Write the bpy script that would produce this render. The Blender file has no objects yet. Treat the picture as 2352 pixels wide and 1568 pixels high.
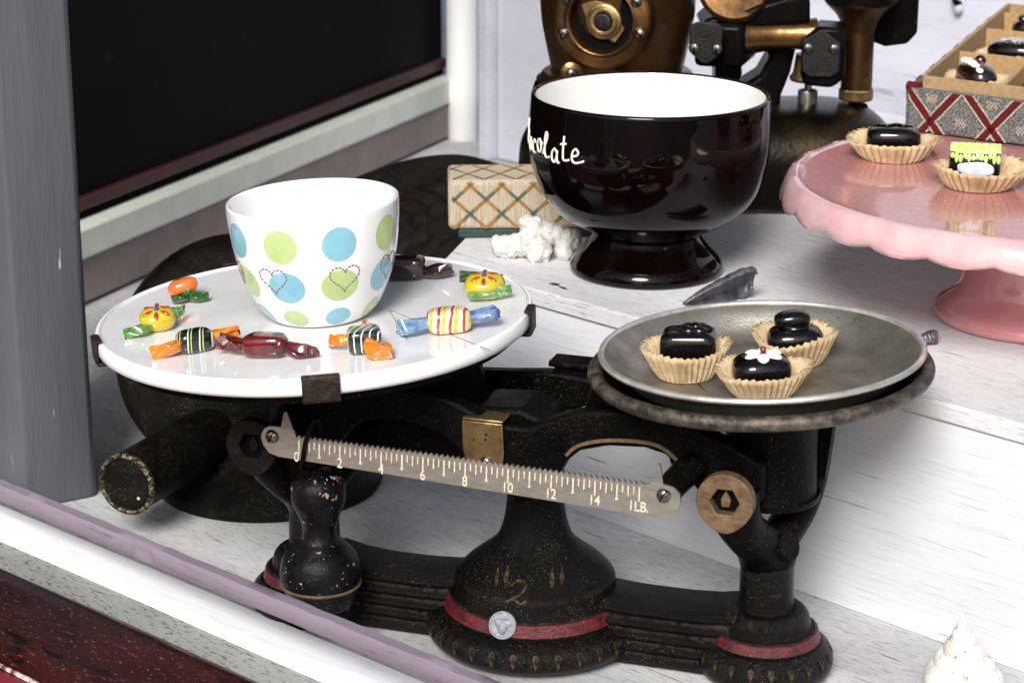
import bpy, math, random
from math import sin, cos, pi, radians as R
from mathutils import Matrix, Vector, noise as mnoise
random.seed(7)
SC = bpy.context.scene
COL = SC.collection

# ------------------------------------------------------------------ camera, world, sun, exposure
F, PITCH, CAMH = 5227.0, R(17.5), 0.54
cd = bpy.data.cameras.new("camera"); cam = bpy.data.objects.new("camera", cd); COL.objects.link(cam)
cam.location = (0, 0, CAMH); cam.rotation_euler = (pi/2 - PITCH, 0, 0)
cd.sensor_width = 36; cd.lens = 80.0; cd.clip_start = 0.05; cd.clip_end = 100
cd.dof.use_dof = True; cd.dof.focus_distance = 1.27; cd.dof.aperture_fstop = 20
SC.camera = cam
W = bpy.data.worlds.new("World"); SC.world = W; W.use_nodes = True
wn = W.node_tree
sky = wn.nodes.new("ShaderNodeTexSky"); sky.sky_type = 'NISHITA'; sky.sun_disc = False
sky.sun_elevation = R(38); sky.sun_rotation = R(193); sky.air_density = 1.0; sky.dust_density = 3.0; sky.ozone_density = 1.0
bg = wn.nodes["Background"]; bg.inputs[1].default_value = 0.08
wn.links.new(sky.outputs[0], bg.inputs[0])
sl = bpy.data.lights.new("sun", 'SUN'); sl.energy = 3.0; sl.angle = R(22); sl.color = (1, .985, .965)
so = bpy.data.objects.new("sun", sl); COL.objects.link(so)
so.rotation_euler = Vector((.18, .78, -.60)).to_track_quat('-Z', 'Y').to_euler()
SC.view_settings.view_transform = 'Standard'; SC.view_settings.look = 'None'
SC.view_settings.exposure = 0.57; SC.view_settings.gamma = 1

# ------------------------------------------------------------------ placing: a point of the photograph on a real plane
CP = Vector((0, 0, CAMH))
def ray(x, y):
    return Vector(((x-1176)/F, cos(PITCH) - (y-784)/F*sin(PITCH), -sin(PITCH) - (y-784)/F*cos(PITCH)))
def onz(x, y, z=0.0):
    r = ray(x, y); return CP + r*((z-CAMH)/r.z)
def ony(x, y, Y):
    r = ray(x, y); return CP + r*(Y/r.y)
def onplane(x, y, p, n):
    r = ray(x, y); return CP + r*((p-CP).dot(n)/r.dot(n))

# ------------------------------------------------------------------ materials
MATS = {}
def mat(name, c1, c2=None, scale=60, ramp=(.35, .65), rough=.5, rough2=None, metal=0, bump=0, bscale=300, speck=None,
        speck2=None, stretch=(1, 1, 1), coat=0, trans=0, spec=.5, detail=6, sss=0, ior=1.45, edge=None):
    m = bpy.data.materials.new(name); m.use_nodes = True; nt = m.node_tree; N = nt.nodes; Lk = nt.links
    b = N["Principled BSDF"]
    def setin(k, v):
        if k in b.inputs: b.inputs[k].default_value = v
    setin("Roughness", rough); setin("Metallic", metal); setin("Coat Weight", coat); setin("Coat Roughness", .04)
    setin("Transmission Weight", trans); setin("Specular IOR Level", spec); setin("IOR", ior)
    if sss: setin("Subsurface Weight", sss); setin("Subsurface Scale", .004)
    tc = N.new("ShaderNodeTexCoord"); mp = N.new("ShaderNodeMapping"); mp.inputs["Scale"].default_value = stretch
    Lk.new(tc.outputs["Object"], mp.inputs[0])
    def noise(sc, det=detail, vec=mp.outputs[0]):
        n = N.new("ShaderNodeTexNoise"); n.inputs["Scale"].default_value = sc; n.inputs["Detail"].default_value = det
        n.inputs["Roughness"].default_value = .65
        Lk.new(vec, n.inputs["Vector"]); return n.outputs["Fac"]
    def rampn(src, a, bb):
        r = N.new("ShaderNodeMapRange"); r.inputs[1].default_value = a; r.inputs[2].default_value = bb
        Lk.new(src, r.inputs[0]); return r.outputs[0]
    def mix(f, a, bb):
        x = N.new("ShaderNodeMix"); x.data_type = 'RGBA'; Lk.new(f, x.inputs[0])
        for i, s in ((6, a), (7, bb)):
            if isinstance(s, tuple): x.inputs[i].default_value = (*s, 1)
            else: Lk.new(s, x.inputs[i])
        return x.outputs[2]
    col = c1
    if c2 is not None:
        f = rampn(noise(scale), *ramp); col = mix(f, c1, c2)
        if rough2 is not None:
            rr = N.new("ShaderNodeMapRange"); rr.inputs[3].default_value = rough; rr.inputs[4].default_value = rough2
            Lk.new(f, rr.inputs[0]); Lk.new(rr.outputs[0], b.inputs["Roughness"])
    for sp in (speck, speck2):
        if sp:
            c, s, t, *st = sp
            v = mp.outputs[0]
            if st:
                m2 = N.new("ShaderNodeMapping"); m2.inputs["Scale"].default_value = st[0]; Lk.new(tc.outputs["Object"], m2.inputs[0]); v = m2.outputs[0]
            fm = rampn(noise(s, 3, v), t, t+.05)
            if s > 700:
                pm = N.new("ShaderNodeMath"); pm.operation = 'MULTIPLY'; Lk.new(fm, pm.inputs[0]); Lk.new(rampn(noise(38, 3, tc.outputs["Object"]), .40, .62), pm.inputs[1]); fm = pm.outputs[0]
            col = mix(fm, col, c)
    if edge:
        ge = N.new("ShaderNodeNewGeometry"); em = N.new("ShaderNodeMath"); em.operation = 'MULTIPLY'
        Lk.new(rampn(ge.outputs["Pointiness"], .515, .60), em.inputs[0]); Lk.new(rampn(noise(260, 4, tc.outputs["Object"]), .40, .58), em.inputs[1]); col = mix(em.outputs[0], col, edge)
    if isinstance(col, tuple): b.inputs["Base Color"].default_value = (*col, 1)
    else: Lk.new(col, b.inputs["Base Color"])
    if bump:
        bn = N.new("ShaderNodeBump"); bn.inputs["Strength"].default_value = bump; bn.inputs["Distance"].default_value = .001
        Lk.new(noise(bscale, 5), bn.inputs["Height"]); Lk.new(bn.outputs[0], b.inputs["Normal"])
    MATS[name] = m; return m

def wood(name, base, dark, along=5, across=150, th=.60, rough=.6, blotch=.82, knots=True, soft=.07, sp=.25, cr=.85, stip=0, ss=(300, 900, 900)):
    """painted board, grain along local X: dark cracks in the paint, grey fine grain, patchy wear"""
    m = bpy.data.materials.new(name); m.use_nodes = True; nt = m.node_tree; N = nt.nodes; Lk = nt.links
    b = N["Principled BSDF"]; b.inputs["Roughness"].default_value = rough; b.inputs["Specular IOR Level"].default_value = sp
    tc = N.new("ShaderNodeTexCoord")
    def ns(scale, s, d=4, rg=.6):
        mp = N.new("ShaderNodeMapping"); mp.inputs["Scale"].default_value = scale; Lk.new(tc.outputs["Object"], mp.inputs[0])
        n = N.new("ShaderNodeTexNoise"); n.inputs["Scale"].default_value = s; n.inputs["Detail"].default_value = d
        n.inputs["Roughness"].default_value = rg; Lk.new(mp.outputs[0], n.inputs["Vector"]); return n.outputs["Fac"]
    def mr(src, a, bb, o0=0, o1=1):
        r = N.new("ShaderNodeMapRange"); r.inputs[1].default_value = a; r.inputs[2].default_value = bb
        r.inputs[3].default_value = o0; r.inputs[4].default_value = o1; Lk.new(src, r.inputs[0]); return r.outputs[0]
    def mix(f, a, bb):
        x = N.new("ShaderNodeMix"); x.data_type = 'RGBA'; Lk.new(f, x.inputs[0])
        for i, s in ((6, a), (7, bb)):
            if isinstance(s, tuple): x.inputs[i].default_value = (*s, 1)
            else: Lk.new(s, x.inputs[i])
        return x.outputs[2]
    def mul(a, bb):
        x = N.new("ShaderNodeMath"); x.operation = 'MULTIPLY'; Lk.new(a, x.inputs[0]); Lk.new(bb, x.inputs[1]); return x.outputs[0]
    g1 = ns((along, across, across), 1.0, 6, .7)
    g2 = ns((along*6, across*3.5, across*3.5), 1.0, 3)
    big = ns((4, 9, 9), 1.0, 4)
    c0 = mix(mr(big, .35, .68), base, tuple(x*blotch for x in base))
    fine = mul(mr(g2, .55, .8, 0, .7), mr(big, .3, .62, .35, 1))
    c1 = mix(fine, c0, tuple(x*.42+y*.3 for x, y in zip(base, dark)))
    crack = mul(mr(g1, th, th+soft), mr(ns((30, 120, 120), 1, 3), .42, .55))
    if stip:
        st = mul(mr(ns(ss, 1.0, 2), .56, .66, 0, stip), mr(big, .25, .65, .5, 1)); c1 = mix(st, c1, tuple(x*1.3 for x in dark))
    k_ = N.new("ShaderNodeMath"); k_.operation = 'MULTIPLY'; Lk.new(crack, k_.inputs[0]); k_.inputs[1].default_value = cr
    c2 = mix(k_.outputs[0], c1, dark)
    if knots:
        kn = mr(ns((26, 60, 60), 1, 3), .735, .76); c2 = mix(kn, c2, (.03, .025, .02))
    Lk.new(c2, b.inputs["Base Color"])
    bn = N.new("ShaderNodeBump"); bn.inputs["Strength"].default_value = .5; bn.inputs["Distance"].default_value = .0006; bn.invert = True
    Lk.new(g1, bn.inputs["Height"]); Lk.new(bn.outputs[0], b.inputs["Normal"])
    MATS[name] = m; return m

def banded(name, stops, scale, rough=.12, direction='X', distort=0, detail=0, trans=0, coat=1, rot=(0, 0, 0)):
    m = bpy.data.materials.new(name); m.use_nodes = True; nt = m.node_tree; N = nt.nodes; Lk = nt.links
    b = N["Principled BSDF"]; b.inputs["Roughness"].default_value = rough; b.inputs["Coat Weight"].default_value = coat
    b.inputs["Transmission Weight"].default_value = trans
    tc = N.new("ShaderNodeTexCoord"); mp = N.new("ShaderNodeMapping"); mp.inputs["Rotation"].default_value = rot
    Lk.new(tc.outputs["Object"], mp.inputs[0])
    w = N.new("ShaderNodeTexWave"); w.bands_direction = direction; w.wave_profile = 'SAW'; w.inputs["Scale"].default_value = scale
    w.inputs["Distortion"].default_value = distort; w.inputs["Detail"].default_value = detail; w.inputs["Detail Scale"].default_value = 1.5
    Lk.new(mp.outputs[0], w.inputs["Vector"])
    cr = N.new("ShaderNodeValToRGB"); cr.color_ramp.interpolation = 'CONSTANT'
    e = cr.color_ramp.elements
    while len(e) < len(stops): e.new(.5)
    for i, (p, c) in enumerate(stops): e[i].position = p; e[i].color = (*c, 1)
    Lk.new(w.outputs["Fac"], cr.inputs[0]); Lk.new(cr.outputs[0], b.inputs["Base Color"])
    MATS[name] = m; return m

def weave(name, c1, c2, sc, stripe=None):
    """woven cloth: two thread colours in a fine checker of waves, streaked along Z"""
    m = bpy.data.materials.new(name); m.use_nodes = True; nt = m.node_tree; N = nt.nodes; Lk = nt.links
    b = N["Principled BSDF"]; b.inputs["Roughness"].default_value = .9; b.inputs["Specular IOR Level"].default_value = .1
    tc = N.new("ShaderNodeTexCoord")
    def wv(d):
        w = N.new("ShaderNodeTexWave"); w.bands_direction = d; w.inputs["Scale"].default_value = sc; w.inputs["Distortion"].default_value = 1.2
        w.inputs["Detail"].default_value = 2; w.inputs["Detail Scale"].default_value = 3
        Lk.new(tc.outputs["Object"], w.inputs["Vector"]); return w.outputs["Fac"]
    mm = N.new("ShaderNodeMath"); mm.operation = 'MULTIPLY'; Lk.new(wv('X'), mm.inputs[0]); Lk.new(wv('Z'), mm.inputs[1])
    n = N.new("ShaderNodeTexNoise"); n.inputs["Scale"].default_value = 1; mp = N.new("ShaderNodeMapping")
    mp.inputs["Scale"].default_value = (900, 900, 60); Lk.new(tc.outputs["Object"], mp.inputs[0]); Lk.new(mp.outputs[0], n.inputs["Vector"])
    ad = N.new("ShaderNodeMath"); ad.operation = 'ADD'; Lk.new(mm.outputs[0], ad.inputs[0]); Lk.new(n.outputs["Fac"], ad.inputs[1])
    r = N.new("ShaderNodeMapRange"); r.inputs[1].default_value = .45; r.inputs[2].default_value = 1.0; Lk.new(ad.outputs[0], r.inputs[0])
    x = N.new("ShaderNodeMix"); x.data_type = 'RGBA'; Lk.new(r.outputs[0], x.inputs[0]); x.inputs[6].default_value = (*c1, 1); x.inputs[7].default_value = (*c2, 1)
    Lk.new(x.outputs[2], b.inputs["Base Color"])
    bn = N.new("ShaderNodeBump"); bn.inputs["Strength"].default_value = .6; bn.inputs["Distance"].default_value = .0005
    Lk.new(mm.outputs[0], bn.inputs["Height"]); Lk.new(bn.outputs[0], b.inputs["Normal"])
    MATS[name] = m; return m

WHITE = wood("whitewashed board", (.70, .70, .71), (.045, .04, .038), 14, 420, .60, blotch=.76, soft=.06, cr=.8, stip=.42, ss=(75, 850, 850))
RISER = wood("white riser board", (.70, .71, .75), (.045, .042, .04), 4.5, 380, .632, blotch=.87, knots=False, soft=.025, cr=.9)
FLOOR = wood("worn white floor board", (.60, .60, .60), (.025, .023, .02), 30, 480, .57, blotch=.60, soft=.08, cr=.75, stip=.62, ss=(95, 1000, 1000))
BACKW = wood("pale blue back board", (.60, .61, .70), (.25, .25, .30), 3, 90, .60, blotch=.80, knots=False, cr=.7)
SILLW = wood("white painted sill", (.90, .90, .92), (.6, .6, .6), 5, 70, .80, blotch=.98, rough=.4, knots=False)
ROUGHG = wood("weathered grey sill", (.40, .41, .38), (.02, .02, .017), 50, 260, .56, rough=.85, blotch=.6, soft=.14, stip=.85, ss=(170, 620, 620))
PURPLE = wood("mauve painted rail", (.27, .225, .275), (.07, .06, .075), 12, 230, .60, knots=False, rough=.5)
POSTG = mat("grey painted post", (.115, .12, .137), (.055, .058, .07), 7, (.3, .7), rough=.42, bump=.7, bscale=220, stretch=(1, 1, .12), speck=((.45, .45, .43), 150, .70), speck2=((.012, .012, .014), 190, .71))
REDW = mat("dark red paint", (.014, .004, .0035), (.055, .010, .009), 26, (.42, .78), rough=.25, bump=1.0, bscale=110, speck=((.16, .07, .065), 700, .62), speck2=((.005, .003, .0025), 60, .60), stretch=(.35, 1, 1))
REDL = mat("red painted board", (.22, .02, .03), (.10, .012, .016), 40, rough=.4, bump=.6, bscale=120)
BLACKP = mat("black pane board", (.0045, .0042, .004), (.003, .003, .003), 8, rough=.5, bump=.1, spec=.04, speck=((.014, .013, .011), 45, .66), speck2=((.09, .09, .085), 160, .765))
REDBR = mat("red brown strip", (.055, .012, .008), (.03, .006, .005), 20, rough=.5)
GREENS = mat("grey green strip", (.74, .77, .67), (.64, .67, .59), 30, rough=.6, bump=.25, bscale=900)
MAUVE = mat("mauve brown strip", (.29, .225, .215), (.21, .165, .157), 22, rough=.6, bump=.3, bscale=900, speck=((.42, .36, .35), 1100, .62))
DARKG = mat("dark gap", (.0035, .003, .003), rough=.8, spec=.05)
POSTW = mat("white painted pole", (.90, .90, .89), (.80, .80, .77), 14, (.5, .75), rough=.4)
IRON = mat("black enamelled cast iron", (.0014, .0013, .0012), (.0035, .003, .0026), 60, rough=.26, rough2=.45, bump=.5, bscale=600, speck=((.24, .20, .13), 1300, .65), speck2=((.022, .015, .009), 90, .66), spec=.065)
IRONG = mat("grainy black cast iron", (.0016, .0014, .0012), (.004, .0033, .0027), 90, rough=.24, bump=1.0, bscale=1000, speck=((.25, .22, .18), 1500, .635), speck2=((.020, .014, .008), 110, .63), spec=.13, edge=(.05, .041, .031))
SPECK = mat("black speckled metal", (.0018, .0016, .0013), (.005, .0042, .003), 60, rough=.34, bump=.9, bscale=1300, speck=((.27, .235, .17), 1700, .62), spec=.11)
CHIPPED = mat("chipped black iron", (.002, .0019, .0022), (.008, .007, .008), 70, rough=.27, bump=.7, bscale=300, speck=((.30, .22, .17), 120, .645), speck2=((.45, .42, .40), 420, .67), spec=.14)
REDBAND = mat("red painted band", (.11, .008, .010), (.014, .003, .003), 170, (.42, .68), rough=.34, bump=.9, bscale=700, speck=((.34, .15, .14), 900, .63))
GILT = mat("dull gilt paint", (.075, .045, .018), (.005, .004, .003), 420, (.40, .58), rough=.5, spec=.2)
BRASS = mat("worn brass plate", (.33, .225, .10), (.17, .11, .05), 90, rough=.38, metal=.85, bump=.3, bscale=500, speck=((.03, .02, .015), 260, .69))
RUST = mat("rusty worn iron", (.20, .125, .065), (.09, .055, .03), 160, rough=.6, metal=.35, bump=.6, bscale=500, speck=((.32, .24, .16), 500, .67))
RUST_SHADED = mat("shaded rusty iron", (.006, .005, .004), (.035, .020, .010), 160, (.55, .78), rough=.6, metal=.1, bump=.6, bscale=500, spec=.15)  # rusty iron for the left boss, the slab's shade put into its colour
RIMW = mat("worn brassy rim", (.010, .008, .005), (.30, .24, .13), 500, (.47, .62), rough=.35, metal=.6, bump=.6, bscale=900)
STEEL = mat("worn nickel steel", (.46, .44, .39), (.25, .235, .20), 60, (.3, .7), rough=.34, rough2=.5, metal=.85, bump=.25, bscale=700, speck=((.10, .09, .075), 350, .66), stretch=(1, 3, 4))
SCREW = mat("screw steel", (.22, .21, .19), rough=.28, metal=1)
INK = mat("cream filled engraving", (.74, .69, .51), (.46, .41, .28), 500, rough=.6)
GREYM = mat("grey lead disc", (.33, .35, .38), (.20, .21, .24), 350, rough=.42, metal=.5, bump=.8, bscale=800)
MARBLE = mat("white marble slab", (.76, .76, .76), (.66, .66, .66), 20, (.42, .75), rough=.11, coat=.4, speck=((.32, .31, .30), 1300, .64))
MARBLEE = mat("white marble edge", (.86, .86, .85), (.66, .65, .63), 26, (.52, .82), rough=.25, speck=((.14, .11, .09), 120, .70), stretch=(1, 1, 2))
CLIP = mat("rusty brown clip", (.014, .009, .006), (.055, .034, .02), 220, (.45, .7), rough=.5, metal=.3, bump=.8, bscale=600)
TIN = mat("tarnished tin", (.42, .40, .345), (.15, .14, .11), 30, (.3, .7), rough=.32, rough2=.52, metal=.8, bump=.3, bscale=900, speck=((.05, .045, .03), 420, .65), speck2=((.66, .64, .57), 800, .66))
TINRIM = mat("polished tin rim", (.74, .73, .67), (.48, .46, .40), 80, rough=.36, metal=.7, bump=.15, bscale=600)
TRAYR = mat("worn tray rim", (.028, .026, .025), (.17, .135, .095), 130, (.42, .68), rough=.42, metal=.4, bump=.6, bscale=500, speck=((.36, .30, .23), 700, .67))
CHINA = mat("white glazed china", (.82, .82, .81), (.79, .79, .78), 60, rough=.09, coat=.6)
BLUEP = mat("blue dot print", (.21, .45, .55), (.25, .50, .60), 90, rough=.12, coat=.5)
GREENP = mat("green dot print", (.42, .54, .22), (.48, .60, .28), 90, rough=.12, coat=.5)
HEARTP = mat("purple stitch print", (.16, .03, .07), rough=.3)
BROWNG = mat("dark brown glaze", (.0012, .0005, .0005), (.004, .0013, .0012), 40, rough=.05, coat=.32, spec=.12, speck=((.02, .008, .007), 500, .70))
CREAMG = mat("cream white glaze", (.74, .74, .71), (.66, .66, .63), 24, rough=.08, coat=.6, speck=((.10, .09, .08), 220, .755))
LETTER = mat("white slip lettering", (.84, .82, .72), rough=.25, coat=.4)
PINK = mat("pink glazed ceramic", (.64, .29, .295), (.52, .185, .195), 22, (.3, .75), rough=.05, coat=1.0)
PINKT = mat("pink glazed top", (.50, .21, .208), (.43, .155, .158), 200, rough=.13, coat=.6, speck=((.66, .40, .385), 1300, .57), bump=.15, bscale=900)
PINKR = mat("pale pink glaze", (.66, .44, .445), (.60, .34, .35), 40, rough=.03, coat=1.0, bump=.25, bscale=120)
PAPER = mat("tan pleated paper", (.60, .46, .285), (.40, .285, .15), 140, rough=.8, bump=.5, bscale=900, speck=((.70, .58, .40), 400, .66))
CHOC = mat("black glass chocolate", (.003, .0026, .0028), rough=.06, coat=.55, spec=.3)
CHOCB = mat("dark brown glass", (.012, .004, .003), rough=.08, coat=1.0)
ICING = mat("white glass icing", (.86, .84, .78), rough=.15, coat=.6)
LIME = mat("lime green icing", (.50, .72, .16), (.60, .80, .28), 200, rough=.25, coat=.4)
PALEW = mat("pale lilac patch", (.66, .68, .80), (.52, .54, .68), 150, rough=.15, coat=.6)
CRYST = mat("clear sugar crystal", (.75, .75, .78), rough=.08, trans=.5, coat=.5)
REDG = mat("red bead", (.18, .02, .01), rough=.08, coat=1)
REDC = mat("red brown glass", (.46, .045, .018), rough=.1, coat=1, trans=.25)
MAROON = mat("deep red glass", (.30, .014, .016), (.07, .004, .005), 130, rough=.04, coat=1, trans=.6)
DKBROWN = mat("dark brown red glass", (.030, .006, .006), rough=.07, coat=1, trans=.2)
ORANGE = mat("orange glass", (.92, .33, .015), (.80, .20, .01), 140, rough=.06, coat=1, trans=.35)
ORANGR = mat("red orange glass", (.85, .21, .035), (.72, .12, .02), 140, rough=.08, coat=1, trans=.15)
YELLOW = mat("yellow glass", (.85, .70, .03), (.80, .58, .02), 140, rough=.06, coat=1, trans=.45)
GREENG = mat("green glass", (.12, .50, .06), (.55, .80, .40), 160, (.4, .6), rough=.05, coat=1, trans=.8)
DGREEN = mat("dark green glass", (.004, .05, .004), (.03, .20, .02), 170, (.4, .62), rough=.05, coat=1, trans=.5)
BLUEG = mat("blue glass", (.16, .45, .82), (.60, .80, .92), 190, (.38, .6), rough=.05, coat=1, trans=.75)
BLUED = mat("deep blue glass", (.06, .14, .65), (.50, .68, .90), 210, (.38, .6), rough=.05, coat=1, trans=.7)
BLUEB = mat("blue bead", (.01, .02, .35), rough=.1, coat=1)
STRIPEA = banded("black glass with white lines", [(0, (.006, .012, .008)), (.50, (.72, .74, .60)), (.60, (.006, .012, .008)), (.78, (.55, .62, .10)), (.86, (.006, .012, .008))], 52, distort=.8, detail=1, rot=(0, 0, .45))
STRIPEB = banded("black glass with fine white lines", [(0, (.010, .018, .014)), (.60, (.72, .76, .68)), (.76, (.010, .018, .014))], 88, distort=.9, detail=1, rot=(0, 0, .5))
STRIPEC = banded("clear glass with red and yellow stripes", [(0, (.86, .76, .60)), (.24, (.62, .045, .015)), (.46, (.86, .78, .62)), (.62, (.90, .56, .015)), (.86, (.86, .76, .60))], 46, distort=2.6, detail=2, rot=(0, 0, .3), trans=.2)
BRONZE = mat("aged bronze brass", (.19, .098, .036), (.030, .016, .007), 15, (.36, .66), rough=.27, rough2=.48, metal=.9, bump=.2, bscale=240, speck=((.012, .008, .005), 130, .65))
BRONZEL = mat("polished bronze", (.26, .14, .054), (.07, .036, .014), 40, (.38, .68), rough=.25, metal=.9, bump=.2, speck=((.012, .008, .005), 200, .67))
BASEBR = mat("dark patinated brass", (.006, .0045, .003), (.060, .038, .015), 22, (.50, .80), rough=.32, metal=.75, bump=.4, bscale=300, speck=((.11, .085, .045), 1000, .67))
BLKCAST = mat("black machine casting", (.0022, .002, .0018), (.005, .0042, .0038), 50, rough=.25, bump=.3, bscale=300, speck=((.03, .022, .014), 200, .69), spec=.07)
PLATEM = mat("dark name plate", (.020, .020, .018), (.009, .009, .008), 250, rough=.36, metal=.5, bump=.6, bscale=700, speck=((.04, .10, .07), 200, .72))
NICKEL = mat("tarnished nickel", (.40, .39, .34), (.22, .21, .16), 120, rough=.32, metal=.9)
CARD = mat("brown board", (.40, .27, .14), (.29, .185, .09), 260, rough=.8, bump=.5, bscale=900)
DARKCARD = mat("brown card divider", (.46, .30, .14), (.34, .21, .09), 260, rough=.75, bump=.5, bscale=900)
TAPG = mat("grey tapestry", (.028, .028, .03), (.27, .265, .26), 1500, (.42, .60), rough=.9, bump=.8, bscale=1500, spec=.1, detail=2)
TAPR = mat("red tapestry thread", (.17, .018, .021), (.06, .008, .01), 900, (.4, .6), rough=.9, bump=.9, bscale=1300, spec=.1)
TAPW = mat("cream tapestry thread", (.56, .51, .37), (.20, .18, .11), 1400, (.42, .58), rough=.9, spec=.1)
LINEN = weave("beige linen", (.27, .21, .14), (.68, .59, .46), 330)
STITCH1 = mat("ochre stitching", (.36, .20, .055), (.22, .12, .03), 900, rough=.9, bump=.6, bscale=900)
STITCH2 = mat("green stitching", (.075, .10, .075), (.12, .13, .09), 900, rough=.9, bump=.6, bscale=900)
DKGREEN = mat("dark green book cloth", (.012, .035, .028), (.022, .05, .042), 300, rough=.6, bump=.4, bscale=900)
DKWOOD = mat("dark turned wood", (.005, .0045, .004), (.016, .0145, .013), 14, (.35, .7), rough=.5, bump=.5, bscale=60, speck=((.05, .045, .04), 600, .64), stretch=(1, 6, 1), spec=.15)
CORAL = mat("white coral", (.76, .75, .71), (.50, .48, .43), 240, (.42, .68), rough=.9, bump=1.0, bscale=1100, speck=((.10, .08, .06), 650, .655))
MUSSEL = mat("grey mussel shell", (.022, .023, .032), (.10, .105, .125), 120, rough=.30, bump=.9, bscale=400, speck=((.36, .34, .33), 220, .645), speck2=((.09, .04, .03), 110, .62), coat=.3)
CONCH = mat("cream sea shell", (.76, .73, .68), (.60, .53, .44), 150, (.45, .7), rough=.5, bump=.9, bscale=600, speck=((.22, .13, .075), 320, .625))

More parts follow.
